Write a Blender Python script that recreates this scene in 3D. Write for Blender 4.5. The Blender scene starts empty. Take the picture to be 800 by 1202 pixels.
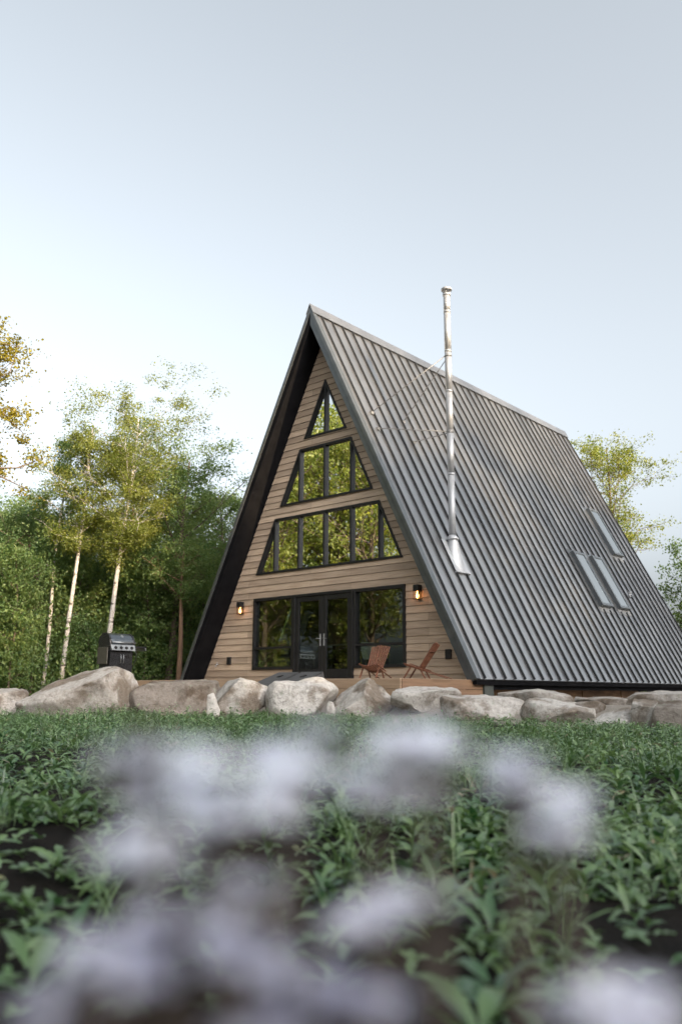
import bpy, bmesh, math, random
import numpy as np
from mathutils import Vector, Matrix, noise

R = math.radians
sc = bpy.context.scene
col = sc.collection
rng = np.random.default_rng(7)

# ------------------------------------------------------------------ camera
CAM = np.array([14.102, -15.473, 0.462])
YAW, PIT, ROL, FPX = R(-41.232), R(12.145), R(0.219), 977.26
fw = np.array([math.sin(YAW)*math.cos(PIT), math.cos(YAW)*math.cos(PIT), math.sin(PIT)])
rt = np.array([math.cos(YAW), -math.sin(YAW), 0.0])
up = np.cross(rt, fw)
rt2 = rt*math.cos(ROL) + up*math.sin(ROL)
up2 = -rt*math.sin(ROL) + up*math.cos(ROL)
cam_d = bpy.data.cameras.new('camera')
cam = bpy.data.objects.new('camera', cam_d)
col.objects.link(cam)
M = Matrix.Identity(4)
for i in range(3):
    M[i][0], M[i][1], M[i][2], M[i][3] = rt2[i], up2[i], -fw[i], CAM[i]
cam.matrix_world = M
cam_d.sensor_fit = 'HORIZONTAL'
cam_d.sensor_width = 24.0
cam_d.lens = FPX/800*24.0
cam_d.clip_start = 0.02
cam_d.clip_end = 3000
cam_d.dof.use_dof = True
cam_d.dof.focus_distance = 9.0
cam_d.dof.aperture_fstop = 2.1
cam_d.dof.aperture_blades = 9
sc.camera = cam


def ray(px, py):
    return fw + rt2*(px-400)/FPX - up2*(py-601)/FPX


def at(px, py, d):
    """point at horizontal distance d from the camera seen at a photo pixel"""
    r = ray(px, py)
    return CAM + r*d/math.hypot(r[0], r[1])


# ------------------------------------------------------------------ helpers
def tag(o, label=None, cat=None, group=None, kind=None):
    if label: o['label'] = label
    if cat: o['category'] = cat
    if group: o['group'] = group
    if kind: o['kind'] = kind
    return o


def empty(name, loc=(0, 0, 0), rz=0.0):
    o = bpy.data.objects.new(name, None)
    o.location = loc
    o.rotation_euler = (0, 0, rz)
    o.empty_display_size = 0.2
    col.objects.link(o)
    return o


def link(name, me, parent=None):
    o = bpy.data.objects.new(name, me)
    col.objects.link(o)
    if parent is not None: o.parent = parent
    return o


class MB:
    """collects shapes, then links them as ONE mesh object"""
    def __init__(s):
        s.v = []; s.f = []; s.m = []; s.sm = []
        s.T = Matrix.Identity(4)

    def add(s, vs, fs, mi=0, smooth=False):
        b = len(s.v)
        s.v += [tuple(s.T @ Vector(v)) for v in vs]
        s.f += [tuple(b+i for i in f) for f in fs]
        s.m += [mi]*len(fs); s.sm += [smooth]*len(fs)
        return s

    def box(s, a, b, mi=0):
        (x0, y0, z0), (x1, y1, z1) = a, b
        vs = [(x0,y0,z0),(x1,y0,z0),(x1,y1,z0),(x0,y1,z0),(x0,y0,z1),(x1,y0,z1),(x1,y1,z1),(x0,y1,z1)]
        return s.add(vs, [(0,3,2,1),(4,5,6,7),(0,1,5,4),(1,2,6,5),(2,3,7,6),(3,0,4,7)], mi)

    def prism(s, poly, y0, y1, mi=0, axis='y'):
        """polygon of (x, z) pushed from y0 to y1"""
        n = len(poly)
        if axis == 'y':
            vs = [(x, y0, z) for x, z in poly] + [(x, y1, z) for x, z in poly]
        elif axis == 'x':
            vs = [(y0, x, z) for x, z in poly] + [(y1, x, z) for x, z in poly]
        else:
            vs = [(x, z, y0) for x, z in poly] + [(x, z, y1) for x, z in poly]
        fs = [tuple(range(n)), tuple(range(2*n-1, n-1, -1))]
        fs += [(i, n+i, n+(i+1) % n, (i+1) % n) for i in range(n)]
        return s.add(vs, fs, mi)

    def bar(s, p, q, w, h, upv=(0, 0, 1), mi=0):
        p = Vector(p); q = Vector(q)
        d = (q-p).normalized(); u = Vector(upv)
        a = d.cross(u).normalized(); c = a.cross(d).normalized()
        vs = []
        for e in (p, q):
            for i, j in ((-1, -1), (1, -1), (1, 1), (-1, 1)):
                vs.append(tuple(e + a*(i*w/2) + c*(j*h/2)))
        return s.add(vs, [(0,1,2,3),(7,6,5,4),(0,4,5,1),(1,5,6,2),(2,6,7,3),(3,7,4,0)], mi)

    def tube(s, pts, rad, n=10, mi=0, caps=True):
        pts = [Vector(p) for p in pts]
        rad = rad if hasattr(rad, '__len__') else [rad]*len(pts)
        vs = []; fs = []
        ref = None
        for i, p in enumerate(pts):
            d = (pts[min(i+1, len(pts)-1)] - pts[max(i-1, 0)])
            d = d.normalized() if d.length > 1e-9 else Vector((0, 0, 1))
            if ref is None:
                ref = Vector((1, 0, 0)) if abs(d.x) < .9 else Vector((0, 1, 0))
            a = (ref - d*ref.dot(d)).normalized(); b = d.cross(a); ref = a
            for k in range(n):
                t = 2*math.pi*k/n
                vs.append(tuple(p + (a*math.cos(t) + b*math.sin(t))*rad[i]))
        for i in range(len(pts)-1):
            for k in range(n):
                fs.append((i*n+k, i*n+(k+1) % n, (i+1)*n+(k+1) % n, (i+1)*n+k))
        s.add(vs, fs, mi, True)
        if caps:
            b = len(s.v) - len(vs)
            s.f += [tuple(b+k for k in range(n-1, -1, -1)), tuple(b+(len(pts)-1)*n+k for k in range(n))]
            s.m += [mi]*2; s.sm += [False]*2
        return s

    def lathe(s, prof, c=(0, 0, 0), n=20, mi=0):
        return s.tube([(c[0], c[1], c[2]+z) for r, z in prof], [r for r, z in prof], n, mi)

    def build(s, name, mat, parent=None, bevel=0.0, seg=2):
        me = bpy.data.meshes.new(name)
        me.from_pydata(s.v, [], s.f)
        mats = mat if isinstance(mat, (list, tuple)) else [mat]
        for m in mats: me.materials.append(m)
        me.polygons.foreach_set('material_index', s.m)
        me.polygons.foreach_set('use_smooth', s.sm)
        bm = bmesh.new(); bm.from_mesh(me)
        bmesh.ops.recalc_face_normals(bm, faces=bm.faces[:])
        bm.to_mesh(me); bm.free()
        me.update()
        o = link(name, me, parent)
        if bevel:
            md = o.modifiers.new('bevel', 'BEVEL')
            md.width = bevel; md.segments = seg; md.limit_method = 'ANGLE'; md.angle_limit = R(40)
        return o


def np_mesh(name, V, Q, mat, smooth=True, tint=None):
    """quads (n,4) from numpy"""
    me = bpy.data.meshes.new(name)
    me.vertices.add(len(V)); me.vertices.foreach_set('co', np.ascontiguousarray(V, np.float32).ravel())
    n = len(Q)
    me.loops.add(n*4); me.loops.foreach_set('vertex_index', np.ascontiguousarray(Q, np.int32).ravel())
    me.polygons.add(n); me.polygons.foreach_set('loop_start', np.arange(n, dtype=np.int32)*4)
    me.polygons.foreach_set('use_smooth', np.full(n, smooth))
    me.update(calc_edges=True)
    if tint is not None:
        at_ = me.attributes.new('tint', 'FLOAT', 'POINT')
        at_.data.foreach_set('value', np.ascontiguousarray(tint, np.float32))
    me.materials.append(mat)
    return me


# ------------------------------------------------------------------ materials
def mat(name):
    m = bpy.data.materials.new(name); m.use_nodes = True
    nt = m.node_tree; nt.nodes.clear()
    out = nt.nodes.new('ShaderNodeOutputMaterial')
    return m, nt, out


def N(nt, t, **kw):
    n = nt.nodes.new('ShaderNode'+t)
    for k, v in kw.items():
        if k in n.inputs.keys(): n.inputs[k].default_value = v
        else: setattr(n, k, v)
    return n


def principled(nt, out, **kw):
    b = N(nt, 'BsdfPrincipled')
    for k, v in kw.items(): b.inputs[k.replace('_', ' ')].default_value = v
    nt.links.new(b.outputs[0], out.inputs[0])
    return b


def ramp(nt, src, stops):
    r = N(nt, 'ValToRGB')
    e = r.color_ramp.elements
    while len(e) < len(stops): e.new(0.5)
    for i, (p, c) in enumerate(stops):
        e[i].position = p
        e[i].color = (*c, 1) if hasattr(c, '__len__') else (c, c, c, 1)
    nt.links.new(src, r.inputs[0])
    return r.outputs[0]


def coords(nt, kind='Object', scale=(1, 1, 1), rot=(0, 0, 0)):
    tc = N(nt, 'TexCoord'); mp = N(nt, 'Mapping')
    mp.inputs['Scale'].default_value = scale
    mp.inputs['Rotation'].default_value = rot
    nt.links.new(tc.outputs[kind], mp.inputs[0])
    return mp.outputs[0]


def noise_tex(nt, vec, scale, detail=5, rough=.6, dist=0):
    n = N(nt, 'TexNoise', Scale=scale, Detail=detail, Roughness=rough, Distortion=dist)
    nt.links.new(vec, n.inputs['Vector'])
    return n.outputs[0]


def bump(nt, b, h, strength=.3, dist=.02):
    n = N(nt, 'Bump', Strength=strength, Distance=dist)
    nt.links.new(h, n.inputs['Height']); nt.links.new(n.outputs[0], b.inputs['Normal'])
    return n


def mixc(nt, fac, a, b, mode='MIX'):
    m = N(nt, 'Mix', data_type='RGBA', blend_type=mode)
    for s, i in ((fac, 0), (a, 6), (b, 7)):
        if hasattr(s, 'is_linked'): nt.links.new(s, m.inputs[i])
        elif i == 0: m.inputs[0].default_value = s
        else: m.inputs[i].default_value = (*s, 1)
    return m.outputs[2]


def worn(name, c1, c2, rough=.5, metal=0.0, scale=6, b_str=.1, spec=.5):
    m, nt, out = mat(name)
    b = principled(nt, out, Roughness=rough, Metallic=metal)
    b.inputs['Specular IOR Level'].default_value = spec
    v = coords(nt)
    n = noise_tex(nt, v, scale)
    nt.links.new(ramp(nt, n, [(.3, c1), (.7, c2)]), b.inputs['Base Color'])
    n2 = noise_tex(nt, v, scale*8)
    nt.links.new(ramp(nt, n2, [(.2, max(0, rough-.08)), (.8, min(1, rough+.12))]), b.inputs['Roughness'])
    if b_str: bump(nt, b, n2, b_str, .004)
    return m


def wood(name, c1, c2, grain=(2, 40, 40), rough=.6, stain=None):
    m, nt, out = mat(name)
    b = principled(nt, out, Roughness=rough)
    b.inputs['Specular IOR Level'].default_value = .3
    v = coords(nt, 'Object', grain)
    n = noise_tex(nt, v, 1.2, 8, .65, .4)
    c = ramp(nt, n, [(.3, c1), (.7, c2)])
    if stain:
        s = noise_tex(nt, coords(nt), .9, 4)
        c = mixc(nt, ramp(nt, s, [(.42, 0.0), (.68, .7)]), c, stain)
    nt.links.new(c, b.inputs['Base Color'])
    bump(nt, b, n, .25, .004)
    return m


def siding_material():
    m, nt, out = mat('timber_siding')
    b = principled(nt, out, Roughness=.62)
    b.inputs['Specular IOR Level'].default_value = .3
    tc = N(nt, 'TexCoord'); sp = N(nt, 'SeparateXYZ'); nt.links.new(tc.outputs['Object'], sp.inputs[0])
    cb = N(nt, 'CombineXYZ'); nt.links.new(sp.outputs[0], cb.inputs[0]); nt.links.new(sp.outputs[2], cb.inputs[1])
    # one brick is one board: 3.66 m long, 0.172 m high, starting at z = 0.66
    mp = N(nt, 'Mapping'); mp.inputs['Location'].default_value = (10.1, -0.66, 0)
    nt.links.new(cb.outputs[0], mp.inputs[0])
    br = N(nt, 'TexBrick', Scale=1.0)
    br.offset = .37; br.offset_frequency = 2
    br.inputs['Brick Width'].default_value = 3.66
    br.inputs['Row Height'].default_value = .172
    br.inputs['Mortar Size'].default_value = .002
    br.inputs['Color1'].default_value = (0, 0, 0, 1); br.inputs['Color2'].default_value = (1, 1, 1, 1)
    br.inputs['Mortar'].default_value = (.5, .5, .5, 1)
    nt.links.new(mp.outputs[0], br.inputs[0])
    g = noise_tex(nt, coords(nt, 'Object', (1.6, 1, 42)), 1.0, 8, .62, .35)
    g2 = noise_tex(nt, coords(nt, 'Object', (.7, 1, 5)), 1.3, 4)
    base = ramp(nt, g, [(.28, (.36, .265, .187)), (.5, (.475, .365, .27)), (.74, (.56, .45, .345))])
    tone = ramp(nt, br.outputs[0], [(0, (.72, .71, .70)), (1, (1.14, 1.13, 1.11))])
    c = mixc(nt, 1.0, base, tone, 'MULTIPLY')
    c = mixc(nt, ramp(nt, g2, [(.45, 0.0), (.75, .35)]), c, (.17, .125, .09))
    c = mixc(nt, br.outputs['Fac'], c, (.05, .035, .025))
    nt.links.new(c, b.inputs['Base Color'])
    bump(nt, b, g, .2, .004)
    return m


def roof_material():
    m, nt, out = mat('grey_steel_roofing')
    b = principled(nt, out, Metallic=.9, Roughness=.30)
    v = coords(nt)
    n1 = noise_tex(nt, coords(nt, 'Object', (1, 1, .6)), .55, 3)
    n2 = noise_tex(nt, v, 9, 6)
    c = ramp(nt, n1, [(.3, (.27, .273, .28)), (.7, (.39, .386, .38))])  # broad paler patches put soft sheen into the base colour
    nt.links.new(c, b.inputs['Base Color'])
    nt.links.new(ramp(nt, n1, [(.2, .26), (.85, .38)]), b.inputs['Roughness'])
    n3 = noise_tex(nt, coords(nt, 'Object', (.5, 2.2, .5)), 1.1, 2)
    # fine rolled striations run up the slope
    sp = N(nt, 'SeparateXYZ'); nt.links.new(v, sp.inputs[0])
    mt = N(nt, 'Math', operation='MULTIPLY'); mt.inputs[1].default_value = 2*math.pi/.06
    nt.links.new(sp.outputs[1], mt.inputs[0])
    si = N(nt, 'Math', operation='SINE'); nt.links.new(mt.outputs[0], si.inputs[0])
    b1 = N(nt, 'Bump', Strength=.05, Distance=.002); nt.links.new(si.outputs[0], b1.inputs['Height'])
    b2 = N(nt, 'Bump', Strength=.5, Distance=.07); nt.links.new(n3, b2.inputs['Height'])
    nt.links.new(b2.outputs[0], b.inputs['Normal'])
    return m


def glass_material(name, refl=.5, trans=(.62, .68, .65)):
    m, nt, out = mat(name)
    g = N(nt, 'BsdfGlossy', Roughness=0.003); g.inputs['Color'].default_value = (.95, .97, .95, 1)
    t = N(nt, 'BsdfTransparent'); t.inputs['Color'].default_value = (*trans, 1)
    mx = N(nt, 'MixShader')
    lw = N(nt, 'LayerWeight', Blend=.35)
    f = ramp(nt, lw.outputs['Fresnel'], [(0, refl*.8), (1, min(1, refl*1.9))])
    nt.links.new(f, mx.inputs[0]); nt.links.new(t.outputs[0], mx.inputs[1]); nt.links.new(g.outputs[0], mx.inputs[2])
    n = noise_tex(nt, coords(nt), .8, 1)
    bp = N(nt, 'Bump', Strength=.05, Distance=.02); nt.links.new(n, bp.inputs['Height'])
    nt.links.new(bp.outputs[0], g.inputs['Normal'])
    nt.links.new(mx.outputs[0], out.inputs[0])
    return m


def leaf_material(name, c_dark, c_light, trans=.35, rough=.45, tcol=None, spec=.4):
    m, nt, out = mat(name)
    a = N(nt, 'Attribute', attribute_name='tint')
    c = ramp(nt, a.outputs['Fac'], [(0, c_dark), (1, c_light)] if tcol is None else [(0, c_dark), (.9, c_light), (.97, tcol)])
    b = N(nt, 'BsdfPrincipled', Roughness=rough)
    b.inputs['Specular IOR Level'].default_value = spec
    nt.links.new(c, b.inputs['Base Color'])
    t = N(nt, 'BsdfTranslucent')
    hs = N(nt, 'HueSaturation', Saturation=1.15, Value=1.5, Hue=.485)
    nt.links.new(c, hs.inputs['Color']); nt.links.new(hs.outputs[0], t.inputs[0])
    mx = N(nt, 'MixShader'); mx.inputs[0].default_value = trans
    nt.links.new(b.outputs[0], mx.inputs[1]); nt.links.new(t.outputs[0], mx.inputs[2])
    nt.links.new(mx.outputs[0], out.inputs[0])
    return m


def bark_material(name, c1, c2, marks=None):
    m, nt, out = mat(name)
    b = principled(nt, out, Roughness=.85)
    n = noise_tex(nt, coords(nt, 'Object', (6, 6, 2.0)), 2.5, 6)
    c = ramp(nt, n, [(.3, c1), (.7, c2)])
    if marks:
        k = noise_tex(nt, coords(nt, 'Object', (3, 3, 9)), 1.0, 4)
        c = mixc(nt, ramp(nt, k, [(.56, 0.0), (.64, 1.0)]), c, marks)
    nt.links.new(c, b.inputs['Base Color'])
    bump(nt, b, n, .5, .02)
    return m


def rock_material():
    m, nt, out = mat('boulder_stone')
    b = principled(nt, out, Roughness=.9)
    b.inputs['Specular IOR Level'].default_value = .2
    tc = N(nt, 'TexCoord'); oi = N(nt, 'ObjectInfo')
    ad = N(nt, 'VectorMath', operation='ADD')
    sc_ = N(nt, 'VectorMath', operation='SCALE'); sc_.inputs['Scale'].default_value = 40
    nt.links.new(oi.outputs['Random'], sc_.inputs[0])
    nt.links.new(tc.outputs['Object'], ad.inputs[0]); nt.links.new(sc_.outputs[0], ad.inputs[1])
    v = ad.outputs[0]
    n1 = noise_tex(nt, v, 1.6, 6, .6, .3)
    n2 = noise_tex(nt, v, 14, 8, .7)
    n3 = noise_tex(nt, v, 55, 4, .7)
    c = ramp(nt, n2, [(.25, (.25, .23, .205)), (.5, (.46, .44, .41)), (.75, (.60, .58, .55))])
    brown = ramp(nt, n2, [(.25, (.12, .095, .072)), (.75, (.27, .225, .18))])
    pat = ramp(nt, n1, [(.49, 0.0), (.60, .92)])
    c = mixc(nt, pat, c, brown)
    # warm or grey as a whole, stone by stone
    tone = ramp(nt, oi.outputs['Color'], [(0, (.36, .31, .27)), (.5, (.85, .82, .79)), (1, (1.15, 1.14, 1.13))])
    c = mixc(nt, 1.0, c, tone, 'MULTIPLY')
    n4 = noise_tex(nt, v, 5.5, 5, .7)
    c = mixc(nt, ramp(nt, n4, [(.60, 0.0), (.68, .55)]), c, (.30, .32, .25))
    n5 = noise_tex(nt, coords(nt, 'Object', (1, 1, 2.6)), 3.2, 9, .75, 1.2)
    c = mixc(nt, ramp(nt, n5, [(.34, .7), (.42, 0.0)]), c, (.10, .085, .07))
    sp = ramp(nt, n3, [(.6, 0.0), (.72, .5)])
    c = mixc(nt, sp, c, (.09, .08, .07))
    nt.links.new(c, b.inputs['Base Color'])
    mx = N(nt, 'Math', operation='MULTIPLY_ADD'); mx.inputs[1].default_value = .35
    nt.links.new(n3, mx.inputs[0]); nt.links.new(n2, mx.inputs[2])
    bump(nt, b, mx.outputs[0], .8, .04)
    return m


def ground_material():
    m, nt, out = mat('ground_soil')
    b = principled(nt, out, Roughness=.95)
    b.inputs['Specular IOR Level'].default_value = .15
    a = N(nt, 'Attribute', attribute_name='tint')
    v = coords(nt)
    n = noise_tex(nt, v, 7, 8, .7); n2 = noise_tex(nt, v, 60, 5, .7); n3 = noise_tex(nt, v, 1.2, 4)
    soil = ramp(nt, n, [(.3, (.004, .0035, .003)), (.7, (.016, .012, .010))])
    grav = ramp(nt, n2, [(.25, (.19, .165, .135)), (.5, (.30, .27, .23)), (.78, (.40, .37, .33))])
    grav = mixc(nt, ramp(nt, n3, [(.45, 0.0), (.7, .6)]), grav, (.16, .13, .10))
    ad = N(nt, 'Math', operation='MULTIPLY_ADD'); ad.inputs[1].default_value = .35
    nt.links.new(n, ad.inputs[0]); nt.links.new(a.outputs['Fac'], ad.inputs[2])
    c = mixc(nt, ramp(nt, ad.outputs[0], [(.45, 0.0), (.75, 1.0)]), soil, grav)
    nt.links.new(c, b.inputs['Base Color'])
    mx = N(nt, 'Math', operation='ADD'); nt.links.new(n, mx.inputs[0]); nt.links.new(n2, mx.inputs[1])
    bump(nt, b, mx.outputs[0], .8, .03)
    return m


def emissive(name, c, s):
    m, nt, out = mat(name)
    e = N(nt, 'Emission', Strength=s); e.inputs[0].default_value = (*c, 1)
    nt.links.new(e.outputs[0], out.inputs[0])
    return m


M_siding = siding_material()
M_roof = roof_material()
M_trim = worn('slate_grey_trim', (.085, .095, .10), (.12, .13, .135), .32, .55, 5, .05)
M_seam = worn('shade_dark_seam', (.014, .015, .016), (.024, .025, .026), .5, 0, 6, 0, .3)  # same steel as the sheets; shade on the rib sides is put into this colour
M_cap = worn('ridge_cap_steel', (.30, .27, .25), (.36, .33, .31), .5, .2, 3, .03)
M_black = worn('black_soffit', (.005, .005, .006), (.009, .009, .010), .8, 0, 4, .1, .04)
M_frame = worn('black_window_frame', (.004, .004, .005), (.008, .008, .009), .5, 0, 6, .04)
M_glass = glass_material('reflective_glazing', 1.1)
M_glass_low = glass_material('ground_floor_glazing', .11, (.70, .76, .73))
M_skyglass = glass_material('skylight_glazing', .55, (.75, .8, .8))
M_clear = glass_material('clear_glazing', .10, (.9, .93, .9))
M_blind = leaf_material('white_roller_blind', (.75, .75, .73), (.8, .8, .78), .6)
M_line = worn('interior_board', (.30, .27, .23), (.36, .33, .28), .7, 0, 3, .05)
M_floor_in = wood('interior_floor', (.10, .065, .04), (.17, .11, .07), (1, 12, 8))
M_steel = worn('stainless_flue', (.30, .31, .32), (.36, .37, .38), .5, .5, 5, .03)
M_bracket = worn('dull_zinc', (.20, .20, .20), (.28, .28, .27), .5, .6, 9, .05)
M_flash = worn('galvanised_flashing', (.32, .33, .34), (.40, .41, .42), .5, .4, 7, .08)
M_deck = wood('deck_timber', (.33, .245, .17), (.50, .40, .30), (1.5, 22, 22), .7)
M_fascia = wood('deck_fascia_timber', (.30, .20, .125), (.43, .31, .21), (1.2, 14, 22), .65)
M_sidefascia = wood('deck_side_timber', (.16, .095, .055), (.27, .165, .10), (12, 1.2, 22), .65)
M_skirt = wood('skirt_plywood', (.15, .085, .045), (.28, .165, .09), (3, 2, 14), .7, (.07, .045, .03))
M_chair = wood('red_brown_slat', (.105, .042, .024), (.19, .08, .046), (4, 4, 26), .5)
M_darkwood = wood('weathered_dark_board', (.045, .046, .048), (.085, .085, .085), (3, 30, 30), .6)
M_rock = rock_material()
M_ground = ground_material()
M_enamel = worn('black_enamel', (.010, .011, .012), (.018, .018, .02), .28, 0, 8, .04)
M_lid = worn('grill_lid_steel', (.10, .12, .14), (.14, .16, .18), .3, .8, 6, .05)
M_panelsteel = worn('grill_panel_steel', (.26, .28, .29), (.34, .35, .36), .35, .85, 9, .05)
M_olive = worn('side_shelf_grey', (.06, .056, .046), (.085, .08, .066), .5, .2, 9, .08)
M_rubber = worn('rubber_black', (.012, .012, .012), (.02, .02, .02), .7, 0, 12, .1)
M_white = worn('white_paint', (.62, .62, .60), (.72, .72, .70), .5, 0, 3, .02)
M_palegreen = worn('pale_cabinet_paint', (.26, .31, .28), (.31, .36, .33), .45, 0, 2, .02)
M_dkgreen = worn('corner_post_grey', (.04, .046, .04), (.06, .066, .058), .6, 0, 9, .1)
M_bulb = emissive('warm_bulb', (1.0, .38, .10), 5)
M_lampglass = glass_material('lamp_glass', .12, (.9, .85, .78))
M_birch = bark_material('pale_birch_bark', (.30, .27, .235), (.46, .43, .39), (.06, .05, .04))
M_bark = bark_material('grey_brown_bark', (.07, .05, .035), (.15, .11, .08))
M_leaf_m = leaf_material('sunlit_leaf', (.10, .145, .03), (.25, .27, .07), .5)
M_redbark = bark_material('reddish_pine_bark', (.13, .075, .045), (.22, .13, .08))
M_leaf_y = leaf_material('yellow_green_leaf', (.095, .135, .028), (.24, .255, .06), .5)
M_leaf_g = leaf_material('mid_green_leaf', (.07, .130, .042), (.18, .235, .075), .5)
M_leaf_d = leaf_material('deep_green_leaf', (.07, .130, .050), (.165, .225, .08), .48)
M_leaf_o = leaf_material('autumn_gold_leaf', (.14, .135, .018), (.31, .26, .035), .45)
M_weed = leaf_material('weed_leaf', (.028, .088, .028), (.17, .265, .10), .25, .30, (.26, .22, .13), 1.0)
M_stem = worn('flower_stem', (.045, .035, .025), (.07, .05, .04), .6, 0, 20, 0)
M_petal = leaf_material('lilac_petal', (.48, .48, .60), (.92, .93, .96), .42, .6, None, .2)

# ------------------------------------------------------------------ the ground
YL = np.array([(-60, -13), (-1.8, -8.0), (-.2, -6.6), (.3, -5.5), (2.8, -4.6), (6.7, -4.1), (10, -4.6), (16, -5.4), (60, -9)], float)


def yline(x):
    return np.interp(x, YL[:, 0], YL[:, 1])


def ground_z(x, y):
    x = np.asarray(x, float); y = np.asarray(y, float)
    t = np.clip((y - yline(x) - .35)/.9, 0, 1)
    h = .27*t*t*(3-2*t)
    und = .035*np.sin(x*1.7+.6*y)*np.cos(y*1.3-.4*x) + .02*np.sin(4.1*x+1.1)*np.sin(3.7*y)
    return h + und*(1-t)


gx = np.unique(np.concatenate([np.linspace(-900, -40, 14), np.linspace(-40, -6, 40), np.linspace(-6, 18, 200), np.linspace(18, 45, 30), np.linspace(45, 900, 14)]))
gy = np.unique(np.concatenate([np.linspace(-900, -40, 12), np.linspace(-40, -18, 24), np.linspace(-18, -2, 150), np.linspace(-2, 45, 50), np.linspace(45, 900, 14)]))
GX, GY = np.meshgrid(gx, gy)
GZ = ground_z(GX, GY)
V = np.stack([GX.ravel(), GY.ravel(), GZ.ravel()], 1)
ny, nx = GX.shape
I = (np.arange(ny-1)[:, None]*nx + np.arange(nx-1)[None, :]).ravel()
Q = np.stack([I, I+1, I+nx+1, I+nx], 1)
zone = np.clip((GY - yline(GX) + 1.5)/1.5, 0, 1)
zone = zone*np.clip((GX+9)/4, 0, 1)            # leaf litter and soil again under the wood
tag(link('ground', np_mesh('ground', V, Q, M_ground, True, zone.ravel())), kind='structure')

# ------------------------------------------------------------------ the A-frame house
K = 2.0223
ZR, OV, LB = 10.397, .62, 13.97            # ridge height, front overhang, back end
ZE = .74                                   # eave
XE = (ZR-ZE)/K
ZW = 9.95                                  # inside apex
L_SL = math.hypot(XE, ZR-ZE)
house = empty('a_frame_house', (0, 0, 0))
tag(house, 'timber A-frame house with steep grey metal roof and black framed gable windows', 'house')


def strips(mb, rows, openings, y_of, zlo, zhi):
    """horizontal boards of a gable between the slopes, cut round the openings"""
    for (za, zb) in rows:
        cuts = {za, zb}
        for op in openings:
            for zz in (op[0], op[1]):
                if za < zz < zb: cuts.add(zz)
        cuts = sorted(cuts)
        for c0, c1 in zip(cuts, cuts[1:]):
            mid = (c0+c1)/2
            fl = lambda z: -(ZW-z)/K
            segs = [(fl, lambda z: (ZW-z)/K)]
            for (o0, o1, lf, rf) in openings:
                if not (o0 < mid < o1): continue
                new = []
                for (a, b) in segs:
                    if lf(mid) > a(mid) and lf(mid) < b(mid): new.append((a, lf))
                    if rf(mid) < b(mid) and rf(mid) > a(mid): new.append((rf, b))
                    if rf(mid) <= a(mid) or lf(mid) >= b(mid): new.append((a, b))
                segs = new
            for a, b in segs:
                y0, y1 = y_of(c0, za, zb), y_of(c1, za, zb)
                if c0 == za and y_of(za, za, zb) != y_of(zb, za, zb):
                    ul = y0 + (.029 if y0 < y_of(zb, za, zb) else -.03)
                    mb.add([(a(c0), y0, c0), (b(c0), y0, c0), (b(c0), ul, c0), (a(c0), ul, c0)], [(0, 1, 2, 3)])
                mb.add([(a(c0), y0, c0), (b(c0), y0, c0), (b(c1), y1, c1), (a(c1), y1, c1)], [(0, 1, 2, 3)])


ZA = 8.58                                  # apex of the window pyramid
side = lambda s: (lambda z: s*(ZA-z)/K)
cst = lambda c: (lambda z: c)
# window rows: bottom, top, mullion xs
ROWS = [(7.06, ZA, [0.0]), (5.32, 6.80, [-.9, 0.0, .9]), (3.533, 5.012, [-1.8, -.9, 0, .9, 1.8])]
ops = []
for zb, zt, ms in ROWS:
    if zt == ZA:
        ops.append((zb, zt, side(-1), side(1)))
    else:
        xm = max(ms)
        # outer panes are triangles leaning on the outermost mullion
        zc = zt
        ops.append((zb, zt, (lambda z, xm=xm, zt=zt, zb=zb: -(xm + ((ZA-zb)/K-xm)*(zt-z)/(zt-zb))),
                    (lambda z, xm=xm, zt=zt, zb=zb: (xm + ((ZA-zb)/K-xm)*(zt-z)/(zt-zb)))))
ZD = 2.898
XL, XR_, XDL, XDR = -2.555, 2.555, -1.03, .985
ops += [(.998, ZD, cst(XL), cst(XDL)), (.5, ZD, cst(XDL), cst(XDR)), (.998, ZD, cst(XDR), cst(XR_))]
rows = [(.66+.172*i, min(.66+.172*(i+1), ZW-.002)) for i in range(54)]
wb = MB()
strips(wb, rows, ops, lambda z, a, b: -.028 + .019*(z-a)/(.172), .66, ZW)
wb.build('front_wall', M_siding, house)
ib = MB()
strips(ib, [(.82, 3.2), (3.2, 6.0), (6.0, 9.9)], ops, lambda z, a, b: .14, .8, ZW)
ib.build('inner_wall', M_line, house)
bk = MB()
strips(bk, rows, [], lambda z, a, b: LB-.3+.02*(z-a)/.172, .66, ZW)
bk.build('back_wall', M_siding, house)
bk = MB()
strips(bk, [(.82, 9.9)], [], lambda z, a, b: LB-.42, .8, ZW)
bk.build('back_lining', M_line, house)


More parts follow.
